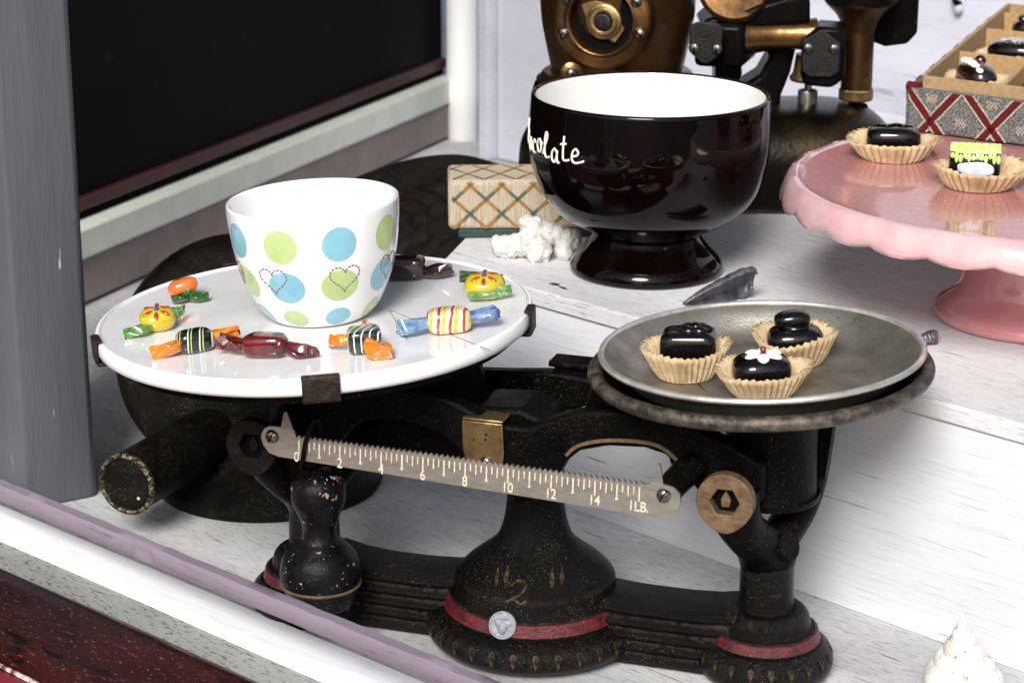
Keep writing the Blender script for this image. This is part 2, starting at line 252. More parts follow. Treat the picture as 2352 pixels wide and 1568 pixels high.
# ------------------------------------------------------------------ mesh helpers
def tri_fix(v): return [tuple(p) for p in v]
class MB:
    def __init__(s): s.v = []; s.f = []; s.m = []
    def add(s, vs, fs, M=None, mi=0):
        o = len(s.v)
        for p in vs:
            p = Vector(p); s.v.append(tuple(M @ p) if M else tuple(p))
        for f in fs: s.f.append(tuple(i+o for i in f)); s.m.append(mi)
        return s
    def box(s, c, d, M=None, mi=0):
        x, y, z = c; a, b, e = (k/2 for k in d)
        vs = [(x+i*a, y+j*b, z+k*e) for i in (-1, 1) for j in (-1, 1) for k in (-1, 1)]
        return s.add(vs, [(0, 1, 3, 2), (4, 6, 7, 5), (0, 4, 5, 1), (2, 3, 7, 6), (0, 2, 6, 4), (1, 5, 7, 3)], M, mi)
    def prism(s, poly, h0, h1, M=None, mi=0):
        n = len(poly); vs = [(x, y, h0) for x, y in poly]+[(x, y, h1) for x, y in poly]
        fs = [tuple(range(n-1, -1, -1)), tuple(range(n, 2*n))]+[(i, (i+1) % n, n+(i+1) % n, n+i) for i in range(n)]
        return s.add(vs, fs, M, mi)
    def lathe(s, prof, seg=48, M=None, mi=0, mod=None):
        vs = []; rings = []
        for k, (r, z) in enumerate(prof):
            if r < 1e-7: rings.append([len(vs)]); vs.append((0, 0, z))
            else:
                rings.append(list(range(len(vs), len(vs)+seg)))
                for i in range(seg):
                    a = 2*pi*i/seg; rr, zz = (r, z) if mod is None else mod(r, z, a, k)
                    vs.append((rr*cos(a), rr*sin(a), zz))
        fs = []
        for a, b in zip(rings[:-1], rings[1:]):
            for i in range(seg):
                j = (i+1) % seg
                if len(a) == 1 and len(b) == 1: break
                if len(a) == 1: fs.append((a[0], b[j], b[i]))
                elif len(b) == 1: fs.append((a[i], a[j], b[0]))
                else: fs.append((a[i], a[j], b[j], b[i]))
        return s.add(vs, fs, M, mi)
    def tube(s, path, rad, seg=14, M=None, mi=0, flat=None, up=None):
        P = [Vector(p) for p in path]; n = len(P)
        if not isinstance(rad, (list, tuple)): rad = [rad]*n
        vs = []; prev = Vector(up) if up else None
        for i in range(n):
            t = (P[min(i+1, n-1)]-P[max(i-1, 0)]).normalized()
            if prev is None: prev = Vector((0, 0, 1)) if abs(t.z) < .9 else Vector((1, 0, 0))
            u = (prev - t*prev.dot(t)).normalized(); w = t.cross(u); prev = u
            ra, rb = rad[i] if isinstance(rad[i], (list, tuple)) else (rad[i], rad[i])
            for k in range(seg):
                a = 2*pi*k/seg; vs.append(tuple(P[i]+u*(ra*cos(a))+w*(rb*sin(a))))
        fs = [tuple(range(seg-1, -1, -1)), tuple(range((n-1)*seg, n*seg))]
        for i in range(n-1):
            for k in range(seg):
                j = (k+1) % seg; fs.append((i*seg+k, i*seg+j, (i+1)*seg+j, (i+1)*seg+k))
        return s.add(vs, fs, M, mi)
    def ball(s, c, r, M=None, seg=20, rings=12, ex=1.0, wob=0, wf=100, mi=0):
        """ellipsoid, or rounded box for ex < 1"""
        if not isinstance(r, (list, tuple)): r = (r, r, r)
        sg = lambda x: math.copysign(abs(x)**ex, x)
        vs = [(c[0], c[1], c[2]-r[2])]
        for i in range(1, rings):
            ph = -pi/2+pi*i/rings
            for k in range(seg):
                a = 2*pi*k/seg
                vs.append((c[0]+r[0]*sg(cos(ph))*sg(cos(a)), c[1]+r[1]*sg(cos(ph))*sg(sin(a)), c[2]+r[2]*sg(sin(ph))))
        vs.append((c[0], c[1], c[2]+r[2]))
        if wob:
            q = []
            for p in vs:
                d = Vector(p)-Vector(c); k = 1+wob*mnoise.noise(Vector(p)*wf); q.append(tuple(Vector(c)+d*k))
            vs = q
        T = len(vs)-1; fs = []
        for k in range(seg):
            j = (k+1) % seg; fs.append((0, 1+j, 1+k)); b = 1+(rings-2)*seg; fs.append((b+k, b+j, T))
            for i in range(rings-2):
                a = 1+i*seg; fs.append((a+k, a+j, a+seg+j, a+seg+k))
        return s.add(vs, fs, M, mi)
    def build(s, name, mats, parent=None, smooth=45, bevel=0, bseg=2, sub=0, solid=0, label=None, loc=None):
        me = bpy.data.meshes.new(name); me.from_pydata(s.v, [], s.f)
        if not isinstance(mats, (list, tuple)): mats = [mats]
        for m in mats: me.materials.append(m)
        for p, i in zip(me.polygons, s.m): p.material_index = i
        if smooth:
            for p in me.polygons: p.use_smooth = True
            try: me.set_sharp_from_angle(angle=R(smooth))
            except Exception: pass
        me.validate(); me.update()
        o = bpy.data.objects.new(name, me); COL.objects.link(o)
        if parent: o.parent = parent
        if bevel:
            b = o.modifiers.new("bevel", 'BEVEL'); b.width = bevel; b.segments = bseg; b.limit_method = 'ANGLE'; b.angle_limit = R(40); b.harden_normals = False
        if solid:
            b = o.modifiers.new("solid", 'SOLIDIFY'); b.thickness = solid; b.offset = 0
        if sub:
            b = o.modifiers.new("sub", 'SUBSURF'); b.levels = sub; b.render_levels = sub
        if label: o['label'] = label
        if loc is not None: o.matrix_local = loc
        return o
def thing(name, label, cat, M=None, group=None):
    o = bpy.data.objects.new(name, None); COL.objects.link(o); o.empty_display_size = .01
    o.matrix_world = M if M is not None else Matrix(); o['label'] = label; o['category'] = cat
    if group: o['group'] = group
    return o
def tag(o, label, cat, group=None):
    o['label'] = label; o['category'] = cat
    if group: o['group'] = group
    return o
def struct(o): o['kind'] = 'structure'; return o
def T(*p): return Matrix.Translation(Vector(p))
def RX(d): return Matrix.Rotation(R(d), 4, 'X')
def RY(d): return Matrix.Rotation(R(d), 4, 'Y')
def RZ(d): return Matrix.Rotation(R(d), 4, 'Z')
def S(x, y, z): return Matrix.Diagonal((x, y, z, 1))
XZ = Matrix(((1, 0, 0, 0), (0, 0, -1, 0), (0, 1, 0, 0), (0, 0, 0, 1)))      # local xy drawn upright, extruded towards -Y
def frame(o, x, z):
    x = Vector(x).normalized(); z = Vector(z); y = z.cross(x).normalized(); z = x.cross(y)
    m = Matrix((x, y, z)).transposed().to_4x4(); m.translation = o; return m
def circ(r, n, cx=0, cy=0, a0=0): return [(cx+r*cos(a0+2*pi*i/n), cy+r*sin(a0+2*pi*i/n)) for i in range(n)]
def spline(pts, k=8):
    P = [Vector(p) for p in pts]; out = []
    for i in range(len(P)-1):
        a, b, c, d = P[max(i-1, 0)], P[i], P[i+1], P[min(i+2, len(P)-1)]
        for j in range(k):
            t = j/k; out.append(.5*((2*b)+(c-a)*t+(2*a-5*b+4*c-d)*t*t+(3*b-a-3*c+d)*t**3))
    out.append(P[-1]); return out
def smoothprof(prof, k=4): return [(max(p.x, 0), p.y) for p in spline([(r, z, 0) for r, z in prof], k)]

class Surf:
    """outside of a turned shape, addressed by (angle in degrees from the front, height) plus small tangent offsets"""
    def __init__(s, prof):
        s.p = [Vector((r, z)) for r, z in prof]; s.L = [0]
        for a, b in zip(s.p[:-1], s.p[1:]): s.L.append(s.L[-1]+(b-a).length)
    def at(s, l):
        l = min(max(l, 0), s.L[-1]-1e-9)
        for i in range(len(s.L)-1):
            if s.L[i+1] >= l:
                d = max(s.L[i+1]-s.L[i], 1e-9); t = (l-s.L[i])/d; q = s.p[i].lerp(s.p[i+1], t); g = (s.p[i+1]-s.p[i])/d
                return q, Vector((g.y, -g.x))
    def lz(s, z):
        for i in range(len(s.p)-1):
            if s.p[i].y <= z <= s.p[i+1].y and s.p[i+1].y > s.p[i].y:
                return s.L[i]+(s.L[i+1]-s.L[i])*(z-s.p[i].y)/(s.p[i+1].y-s.p[i].y)
        return s.L[-1]
    def pt(s, ang, z, u, w, off):
        l0 = s.lz(z); r0 = s.at(l0)[0].x; q, n = s.at(l0+w); th = R(ang)+u/r0
        rr = q.x+n.x*off; zz = q.y+n.y*off
        return (rr*sin(th), -rr*cos(th), zz)
    def patch(s, mb, ang, z, outline, off=.00018, rings=4, mi=0):
        n = len(outline); vs = [s.pt(ang, z, 0, 0, off)]; fs = []
        for k in range(1, rings+1):
            for x, y in outline: vs.append(s.pt(ang, z, x*k/rings, y*k/rings, off))
        for i in range(n):
            j = (i+1) % n; fs.append((0, 1+i, 1+j))
            for k in range(rings-1):
                a = 1+k*n; fs.append((a+i, a+n+i, a+n+j, a+j))
        mb.add(vs, fs, None, mi)
    def ribbon(s, mb, ang, z, pts, w, off=.0004, mi=0):
        P = [Vector(p) for p in pts]; n = len(P); vs = []; fs = []
        for i in range(n):
            t = (P[min(i+1, n-1)]-P[max(i-1, 0)]); t = t.normalized() if t.length > 0 else Vector((1, 0, 0)); nn = Vector((-t.y, t.x, 0))
            for e, o in ((-1, -.0001), (-.5, off), (.5, off), (1, -.0001)):
                q = P[i]+nn*(w*e/2); vs.append(s.pt(ang, z, q.x, q.y, o))
        for i in range(n-1):
            for k in range(3): a = i*4+k; fs.append((a, a+4, a+5, a+1))
        mb.add(vs, fs, None, mi)

# ================================================================== THE SETTING
A = Vector((.7071, -.7071, 0)); N_IN = Vector((.7071, .7071, 0))       # along the window, and into it
ANG_A = -45.0
# the floor joint seen at the foot of the post
# front strips: direction fitted to the photograph
A2 = Vector((.739, -.673, 0)); ANG2 = math.degrees(math.atan2(A2.y, A2.x))
N2 = Vector((.673, .739, 0))
def strip(name, n0, n1, z0, z1, m, x0=-1.7, x1=.1, bevel=.002, prof=None, wob=0):
    """a long board from n0 to n1 (metres into the window) lying along the window, seen from z0 to z1"""
    mb = MB(); k = 40 if wob else 1
    P = prof or [(n0, z0), (n1, z0), (n1, z1), (n0, z1)]
    vs = []; fs = []; c = len(P)
    for i in range(k+1):
        x = x0+(x1-x0)*i/k
        for j, (n, z) in enumerate(P):
            dz = wob*mnoise.noise(Vector((x*7, n*31, j*.7))) if wob else 0
            vs.append((x, n+dz, z+dz*.7))
    for i in range(k):
        for j in range(c):
            q = (j+1) % c; fs.append((i*c+j, i*c+q, (i+1)*c+q, (i+1)*c+j))
    fs.append(tuple(range(c-1, -1, -1))); fs.append(tuple(range(k*c, k*c+c)))
    mb.add(vs, fs); o = mb.build(name, m, bevel=bevel); o.matrix_world = RZ(ANG2); return o
nw = [onz(423, 1349).dot(N2), onz(366, 1402.5).dot(N2)]                # white strip, far and near edges
nr = onz(296, 1441.5).dot(N2)                                            # where the grey sill meets the red one
ne = onz(74, 1531).dot(N2)
fb = MB(); fb.box((-1.0, nw[0]-.003+1.6, -.02), (6, 3.2, .04))
floor = struct(fb.build("floor", FLOOR)); floor.matrix_world = RZ(ANG2)
pv = MB(); pv.box((0, -10, -.92), (60, 60, .04)); pv_ = struct(pv.build("added_pavement", mat("dark pavement", (.05, .05, .05), (.035, .035, .037), 3, rough=.9)))  # unseen dark ground outside, added to darken reflections in the glossy things
struct(strip("window_sill", nw[1], nw[0], -.004, .005, SILLW, bevel=.0012))
struct(strip("outer_sill", nr-.02, nw[1]-.001, -.006, .0015, ROUGHG, bevel=.001, wob=.0006))
rp = [(ne-.004, -.08), (nr, -.08), (nr, .0015), (nr-.005, .0042), (nr-.016, .0035), (nr-.034, -.001), (ne+.012, -.002), (ne, -.006)]
rs = strip("red_sill", 0, 0, 0, 0, REDW, prof=rp, bevel=0, wob=.0022); struct(rs)
rb = strip("red_front_board", ne-.25, ne-.0045, -.08, -.0065, REDL, bevel=.002, wob=.001); struct(rb)
ce = strip("chipped_edge", ne-.0046, ne-.0028, -.0068, -.0050, mat("chipped pale edge", (.62, .50, .48), (.12, .02, .025), 160, (.45, .6), rough=.7), bevel=0, wob=.0011); struct(ce)
# mauve rail held a little above the floor, running across the window
a0 = ony(0, 1124, 1.312); a1 = ony(847, 1474, 1.070); dr = (a1-a0); ln = dr.length*2.6
mb = MB(); vs = []; nr_ = 120
for i in range(nr_+1):
    x = -.22+ln*i/nr_
    for y_, z_ in ((-.004, -.0046), (-.0034, -.0053), (.0034, -.0053), (.004, -.0046), (.004, .0046), (.0034, .0053), (-.0034, .0053), (-.004, .0046)):
        vs.append((x, y_+.0005*mnoise.noise(Vector((x*40, y_*300, 3))), z_+.0006*mnoise.noise(Vector((x*55, z_*200, 7)))))
fs = [(i*8+k_, i*8+(k_+1) % 8, (i+1)*8+(k_+1) % 8, (i+1)*8+k_) for i in range(nr_) for k_ in range(8)]+[tuple(range(7, -1, -1)), tuple(range(nr_*8, nr_*8+8))]
mb.add(vs, fs)
rail = mb.build("window_rail", PURPLE); rail.matrix_world = frame(a0, dr, (0, 0, 1))
tag(rail, "mauve painted wooden rail running across the window front above the white sill", "rail")

# grey post, standing at the left of the window
mb = MB()
pa, pb = onz(221, 1140), onz(62, 1172)
mb.prism([(pa.x, pa.y), (pa.x*1.06, pa.y*1.06), (pb.x-.05, pb.y+.16), (pb.x-.085, pb.y+.075), (pb.x, pb.y)], -.001, 1.3)
post = mb.build("window_post", POSTG, bevel=.003); tag(post, "thick grey painted square window post with scuffs, at the left edge", "post")
# the side window: wall built of panel and strips
w1, w2 = Vector((-.35, 1.827, 0)), Vector((-.068, 2.462, 0)); wd = (w2-w1).normalized(); wn_ = Vector((wd.y, -wd.x, 0))
Wm = frame(w1, wd, (0, 0, 1))                                           # local y points away behind the wall (z x x)
win = thing("side_window", "dark side window with black pane above red brown, grey green and mauve strips", "window", Wm)
def wstrip(name, z0, z1, dep, m, x0=-.55, x1=.70, bev=.0015):
    mb = MB(); mb.box(((x0+x1)/2, .03-dep/2, (z0+z1)/2), (x1-x0, .06+dep, z1-z0)); return mb.build(name, m, win, bevel=bev)
wstrip("lower_rail", .003, .0402, .004, MAUVE)
wstrip("floor_gap", 0.0002, .003, -.002, DARKG, bev=0)
wstrip("sill_strip", .0406, .0680, .008, GREENS, bev=.003)
wstrip("shadow_gap", .0682, .0758, -.010, DARKG, bev=0)
wstrip("red_strip", .076, .0872, -.006, REDBR)
wstrip("pane", .0874, 1.3, -.012, BLACKP, bev=0)
# white pole at the end of that window
pp = onz(1064, 318)
mb = MB(); mb.lathe([(0, 0), (.0165, 0), (.0178, .002), (.0178, .028), (.0182, .029), (.0182, .066), (.0178, .067), (.0178, 1.3), (0, 1.3)], 32)
pole = mb.build("white_pole", POSTW); pole.location = pp; tag(pole, "round white painted pole standing behind the dark side window frame", "pole")
# back wall
bw = MB(); c0 = onz(1140, 366, .0); cN = 1.387
p0 = onz(1141, 366, 0)
Bm = frame(p0, A, (0, 0, 1))
bw.box((.5, .011, .65), (1.0, .022, 1.3))
mbw = bw.build("back_wall", BACKW, bevel=.002); mbw.matrix_world = Bm; struct(mbw)
mb = MB(); mb.box((-.0085, .005, .65), (.015, .034, 1.3)); ew = mb.build("wall_edge_board", BACKW, bevel=.002); ew.matrix_world = Bm
struct(ew)
# unseen boarding over the display, added to block sky light from above
mb = MB(); mb.box((0, 2.1, 1.41), (3.2, 2.0, .02)); cl_ = mb.build("added_ceiling", BACKW); cl_.matrix_world = T(0, 0, 0); struct(cl_)
# small dark hook on the back wall
hk = thing("wall_hook", "small black hook with a glass bead on the back wall, top right", "hook", T(*onplane(2192, 0, p0, N_IN)))
mb = MB(); mb.tube(spline([(0, 0, .01), (-.002, -.008, .006), (-.001, -.012, .0), (.003, -.008, -.002)]), .0026, 10); mb.build("hook_wire", BLKCAST, hk)
mb = MB(); mb.ball((.002, -.010, -.006), .0042); mb.build("bead", CRYST, hk)

# the white step the back things stand on
e0 = onz(1300, 1165); SN = 1.394
SH = .14
sL = Vector((-.047, 1.439, 0)); sE = Vector((-.006, 1.66, 0))
Sm = frame(Vector((sL.x, sL.y, 0)), A, (0, 0, 1))
def slocal(p): return Sm.inverted() @ Vector((p.x, p.y, 0))
e = slocal(sE); tE = e.normalized()
shelf = thing("display_step", "long white painted wooden step with worn grainy top and tall front board", "step", Sm)
L_ = 1.3; q = slocal(onz(1066, 548, SH)); k = q.x/q.y
mb = MB(); mb.prism([(0, 0), (L_, 0), (L_, .60), (.60*k, .60)], SH-.011, SH); mb.build("top_board", WHITE, shelf, bevel=.0012)
mb = MB(); mb.box((L_/2+.004, .008, (SH-.0115)/2), (L_-.008, .012, SH-.0115)); mb.build("front_board", RISER, shelf, bevel=.0006)
mb = MB(); mb.prism([(.005, .0145), (.020, .0145), (.020+.33*k, .34), (.005+.33*k, .34)], 0, SH-.0115); mb.build("end_board", RISER, shelf)

# ================================================================== THE SCALE
OX = Vector((.008, 1.164, 0)); ANGS = math.degrees(math.atan2(-.315, .949))
SM = T(*OX) @ RZ(ANGS)
scale = thing("balance_scale", "antique black cast iron balance scale with white slab, ruler beam and round platter", "scale", SM)
XL, XR = -.127, .135
# base: bell, two end pedestals, two fluted bars
bell = [(0, .0), (.040, 0), (.047, .001), (.0545, .006), (.0565, .0115), (.055, .017), (.050, .0205), (.0475, .0215), (.0465, .0225), (.0445, .0300), (.0440, .0305), (.0425, .033), (.0415, .0375), (.0405, .041), (.0365, .0475), (.029, .0535), (.0215, .0605), (.0178, .069), (.0158, .080), (.0150, .095), (.0150, .118), (0, .118)]
bell = [(r_*(1.075 if z_ < .045 else 1.02), z_) for r_, z_ in bell]
BX = .0052
mb = MB(); mb.lathe(smoothprof(bell, 3), 56, T(BX, 0, 0)); mb.build("base_bell", IRONG, scale, smooth=60)
def bandmesh(r0, z0, r1, z1, n=48):
    m = MB(); m.lathe([(r0-.001, z0), (r0+.0007, z0+.0004), (r1+.0007, z1-.0004), (r1-.001, z1)], n); return m
bandmesh(.0467*1.075, .0226, .0447*1.075, .0298).build("red_band", REDBAND, scale, loc=T(BX, 0, 0))
sb = Surf(smoothprof(bell, 3))
ped = [(0, 0), (.028, 0), (.033, .001), (.0362, .005), (.0370, .010), (.0355, .0155), (.0315, .0195), (.0290, .0205), (.0275, .0270), (.0255, .0275), (.0245, .030), (.0232, .0345), (.0205, .0375), (.0165, .0385), (.0148, .0400), (.0143, .060), (.0146, .0655), (.0135, .067), (0, .067)]
ps = smoothprof(ped, 3)
pedm = MB(); pedm.lathe(ps, 48)
pbm = bandmesh(.0292, .0208, .0277, .0268)
leafm = MB(); spd = Surf(ps)
tear = [(0, -.0042), (.0011, -.001), (.0016, .0012), (.0012, .0028), (0, .0034), (-.0012, .0028), (-.0016, .0012), (-.0011, -.001)]
spd.patch(leafm, 0, .0135, tear, .0003, 2)
lme = None
for x in (XL, XR):
    p = pedm.build("end_pedestal", IRONG, scale, smooth=60); p.location = (x, 0, 0)
    b = pbm.build("red_band", REDBAND, p)
    for i in range(-5, 6):
        if lme is None: l = leafm.build("gilt_leaf", GILT, p); lme = l.data
        else: l = bpy.data.objects.new("gilt_leaf", lme); COL.objects.link(l); l.parent = p
        l.rotation_euler = (0, 0, R(i*17+18))
bl = MB(); sb.patch(bl, 0, .0135, [(x*1.15, y*1.15) for x, y in tear], .0003, 2); bme = None
for i in range(-7, 8):
    if bme is None: l = bl.build("gilt_leaf", GILT, scale); bme = l.data
    else: l = bpy.data.objects.new("gilt_leaf", bme); COL.objects.link(l); l.parent = scale
    l.rotation_euler = (0, 0, R(i*11.5+18)); l.location = (BX, 0, 0)
# gilt sprays and the figure 2 on the shoulder of the bell
mb = MB()
long_leaf = [(0, -.006), (.0011, -.003), (.0013, 0), (.0007, .004), (0, .007), (-.0007, .004), (-.0013, 0), (-.0011, -.003)]
for a, z, rot in ((33, .050, -14), (43, .0505, -24), (-10, .0505, 14), (-18, .049, 26)):
    c_, s_ = cos(R(rot)), sin(R(rot))
    sb.patch(mb, a, z, [(x*c_-y*s_, x*s_+y*c_) for x, y in long_leaf], .0003, 2)
g_ = mb.build("gilt_sprays", GILT, scale, loc=T(BX, 0, 0)); g_["kind"] = "stuff"
mb = MB()
two = [(-.0040, .0030), (-.0022, .0062), (.0022, .0064), (.0042, .0034), (.0022, -.0008), (-.0026, -.0046), (-.0044, -.0062), (-.001, -.0046), (.0022, -.0066), (.0050, -.0048)]
sb.ribbon(mb, 4, .0450, spline([(x, y, 0) for x, y in two], 6), .0016, .0006); mb.build("figure_two", GILT, scale, loc=T(BX, 0, 0))
# grey lead disc on the front of the red band
mb = MB(); mb.lathe([(0, -.001), (.0070, -.001), (.0078, .0006), (.0074, .0018), (.0066, .0018), (.0063, .0012), (0, .0014)], 32)
mb.lathe([(0, .0028), (.003, .0024), (.0044, .0013)], 16, mod=lambda r, z, a, k: (r*(1+.25*sin(3*a)), z))
p = Vector(sb.pt(-3, .0285, 0, 0, .0004))+Vector((BX, 0, 0))
d = mb.build("seal_disc", GREYM, scale, loc=frame(p, Vector((cos(R(4)), sin(R(4)), 0)), Vector((sin(R(4)), -cos(R(4)), .38))))
# fluted bars
fl = []
for i in range(41):
    t = i/40; z = .002+.033*t
    fl.append((-.0195+.0065*max(0, t-.5)+.0012*math.cos(t*2*pi*5), z))
sec = fl+[(-y, z) for y, z in reversed(fl)]
for x0, x1 in ((XL+.012, -.030), (.030, XR-.012)):
    mb = MB(); n = len(sec); vs = []
    for k_ in range(7):
        f_ = k_/6; x = x0+(x1-x0)*f_; h = 1+.10*abs(2*f_-1)**3
        vs += [(x, y*h, z*h) for y, z in sec]
    fs = [(k_*n+i, k_*n+(i+1) % n, (k_+1)*n+(i+1) % n, (k_+1)*n+i) for k_ in range(6) for i in range(n)]
    fs += [tuple(range(n)), tuple(range(7*n-1, 6*n-1, -1))]
    mb.add(vs, fs); mb.build("fluted_bar", IRONG, scale, smooth=70)
# fulcrum head, neck hook and brass cover
mb = MB()
mb.prism([(-.026, .112), (.006, .106), (.021, .104), (.024, .122), (.018, .138), (.004, .143), (-.022, .141), (-.028, .128)], -.012, .024, XZ)
mb.build("fulcrum_head", IRON, scale, bevel=.003)
mb = MB(); mb.tube(spline([(.002, -.030, .112), (.004, -.034, .103), (.009, -.034, .099), (.014, -.026, .101), (.016, -.014, .106)]), .004, 12); mb.build("fulcrum_hook", IRON, scale)
mb = MB()
bp = [(-.0240, .1385), (-.0235, .122), (-.0215, .1155), (-.0165, .1118), (-.0105, .1108), (-.0050, .1125), (-.0012, .1160), (-.0005, .122), (-.0012, .1385)]
mb.prism(bp, .0365, .038, XZ); mb.box((-.0126, -.028, .1392), (.0228, .0185, .0015))
cp = mb.build("cover_plate", BRASS, scale, bevel=.0006)
mb = MB(); mb.ball((-.0102, -.0382, .1162), (.0034, .0022, .0034)); mb.build("rivet", SCREW, cp)
mb = MB()
for dx, dz in ((-.0102, .1318), (-.0106, .1290)): mb.lathe([(0, 0), (.0007, 0), (.0007, .0002), (0, .0002)], 10, T(dx, -.0380, dz) @ RX(90))
mb.build("pin_hole", DARKG, cp)
# beam: a front and a rear arched casting
def beam(y0, y1, top, low, name):
    m = MB(); m.prism(top+low[::-1], -y1, -y0, XZ); return m.build(name, IRON, scale, bevel=.0022)
def mir(pts): return [(-x+.004, z) for x, z in reversed(pts) if x > .004]+pts
tr = [(.012, .1365), (.024, .1425), (.036, .1475), (.050, .1505), (.075, .1515), (.100, .1470), (.120, .140), (.138, .130)]
lr = [(.020, .106), (.0285, .112), (.033, .1205), (.040, .1268), (.055, .1312), (.075, .1325), (.086, .1300), (.094, .1235), (.104, .112), (.120, .107), (.138, .110)]
beam(-.034, -.022, mir(tr), mir(lr), "front_beam")
tr2 = [(.006, .1425), (.03, .1400), (.06, .1380), (.09, .140), (.138, .132)]
lr2 = [(.006, .119), (.02, .1240), (.035, .1235), (.05, .1215), (.08, .124), (.10, .118), (.138, .110)]
beam(.042, .052, mir(tr2), mir(lr2), "rear_beam")
mb = MB(); mb.box((.017, .049, .1475), (.036, .016, .0035)); mb.prism([(-.003, .138), (.034, .138), (.030, .147), (.003, .147)], -.052, -.046, XZ); mb.build("rear_bracket", IRON, scale, bevel=.001)
mb = MB(); mb.tube(spline([(.047, -.027, .1500), (.045, .0, .153), (.050, .045, .138)]), .006, 10); mb.build("cross_link", IRON, scale)
# raised edge line along the arch
mb = MB(); mb.tube(spline([(x, -.0345, z+.0035) for x, z in lr[2:8]], 5), .0011, 6); mb.build("arch_moulding", RUST, scale)
# yokes with their ring bosses, one under each pan
def yoke(dx):
    m = MB()
    m.tube(spline([(.1225, -.036, .116), (.1245, -.034, .102), (.128, -.026, .090), (.1325, -.012, .078), (.135, -.002, .066)], 5), [(.0115+.0035*abs(1-i/10), .012) for i in range(21)], 18)
    m.tube(spline([(.150, .036, .128), (.149, .034, .104), (.146, .024, .088), (.140, .010, .076), (.135, .002, .066)], 5), .0105, 16)
    m.lathe([(0, .064), (.0150, .064), (.0155, .067), (.0150, .076), (.012, .080), (0, .081)], 28, T(.135, 0, 0))
    m.tube([(.138, -.006, .074), (.149, -.012, .079)], [.0085, .0075], 18)
    y = m.build("yoke", IRON, scale); y.location = (dx, 0, 0)
    # ring boss with a hexagonal hole
    n = 36; m = MB(); Ro = .0150
    def hexr(a): a = (a+pi/6) % (pi/3)-pi/6; return .0078*cos(pi/6)/cos(a)
    vs = []
    for yy in (0, .007):
        for i in range(n):
            a = 2*pi*i/n+pi/6*0; vs.append((Ro*cos(a), Ro*sin(a)-(.0022*max(0, -sin(a))**6), yy))
        for i in range(n):
            a = 2*pi*i/n; r = hexr(a+pi/6); vs.append((r*cos(a), r*sin(a), yy))
    fs = []
    for i in range(n):
        j = (i+1) % n
        fs += [(2*n+i, 2*n+j, 3*n+j, 3*n+i), (i, j, 2*n+j, 2*n+i), (n+j, n+i, 3*n+i, 3*n+j), (j, i, n+i, n+j)]
    m.add(vs, fs, T(.1228, -.0470, .1158) @ RZ(0) @ XZ)
    r = m.build("ring_boss", RUST if dx == 0 else RUST_SHADED, y, smooth=30, bevel=.0006)
    m = MB(); m.lathe([(0, 0), (.0085, 0)], 24, T(.1228, -.0476, .1158) @ RX(90)); m.build("boss_recess", DARKG, y)
    m = MB(); m.prism([(-.002, -.004), (.002, -.004), (.0026, .000), (0, .0052), (-.0026, .000)], .0480, .0500, T(.1225, 0, .1158) @ XZ); m.build("knife_edge", RUST if dx == 0 else RUST_SHADED, y, bevel=.0004)
    # drum and stem that carry the pan
    m = MB(); m.lathe(smoothprof([(.0235, .099), (.0262, .0995), (.0266, .103), (.0245, .105), (.0245, .150), (.030, .160), (.040, .1635)], 2), 40, T(.1340, .004, 0)); m.lathe([(0, .0995), (.0235, .0990)], 40, T(.1340, .004, 0))
    m.prism([(.150, .102), (.160, .106), (.166, .165), (.150, .165)], -.034, -.022, XZ)
    m.build("pan_stem", IRON, y, smooth=50)
    return y
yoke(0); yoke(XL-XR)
# arms that carry the ruler
for pts, rr in (([(.0935, -.0595, .1196), (.099, -.040, .1245), (.107, -.018, .1285)], [.0072, .0072, .0085]), ([(-.122, -.0595, .1262), (-.120, -.03, .129), (-.118, -.015, .130)], [.0065, .0065, .008])):
    mb = MB(); mb.tube(spline(pts, 5), [rr[0]+(rr[2]-rr[0])*i/10 for i in range(11)], 18); mb.build("ruler_arm", IRON, scale)
mb = MB(); mb.tube([(.098, -.020, .135), (.106, -.022, .127), (.125, -.024, .128)], [.010, .009, .010], 14); mb.ball((.094, -.024, .128), (.008, .008, .010)); mb.build("beam_lug", IRON, scale)

# ruler, drawn in its own frame: u along, w up, from the left screw
RUL = T(-.1223, -.062, .1268) @ RY(1.9)
ruler = MB(); U0, U1 = .0155, .2030; NT = 64
top = [(-.0062, .0005), (-.0048, .0036), (-.002, .0052), (.0035, .0056), (.0125, .0048)]
for i in range(NT):
    u = U0-.0016+(U1+.0016-U0+.0016)*i/NT; du = (U1-U0+.0032)/NT; w = .0017+.0028*i/NT
    top += [(u, w-.0009), (u+du*.5, w+.0009)]
top += [(.2055, .0040), (.2085, .0052), (.2150, .0056), (.2205, .0050), (.2240, .0018), (.2246, -.003), (.2232, -.0092), (.2200, -.0126), (.2150, -.0130), (.10, -.0120), (.0035, -.0112), (-.0020, -.0098), (-.0052, -.0060), (-.0066, -.002)]
ruler.prism(top[::-1], -.0008, .0008, XZ)
rul = ruler.build("ruler", STEEL, scale, smooth=30, loc=RUL)
for x0, x1, xt, h in ((.0045, .0118, .0078, .0150), (.2080, .2150, .2125, .0165)):
    mb = MB()
    mb.add([(x0, 0, .0048), (x1, 0, .0048), (xt+.0009, -.001, h-.001), (xt, -.001, h), (xt-.0012, -.001, h-.0012), (x0, .0012, .0048), (x1, .0012, .0048), (xt+.0009, .0002, h-.001), (xt, .0002, h), (xt-.0012, .0002, h-.0012)],
           [(0, 1, 2, 3, 4), (9, 8, 7, 6, 5), (0, 5, 6, 1), (1, 6, 7, 2), (2, 7, 8, 3), (3, 8, 9, 4), (4, 9, 5, 0)])
    mb.build("pointer", STEEL, rul, smooth=0)
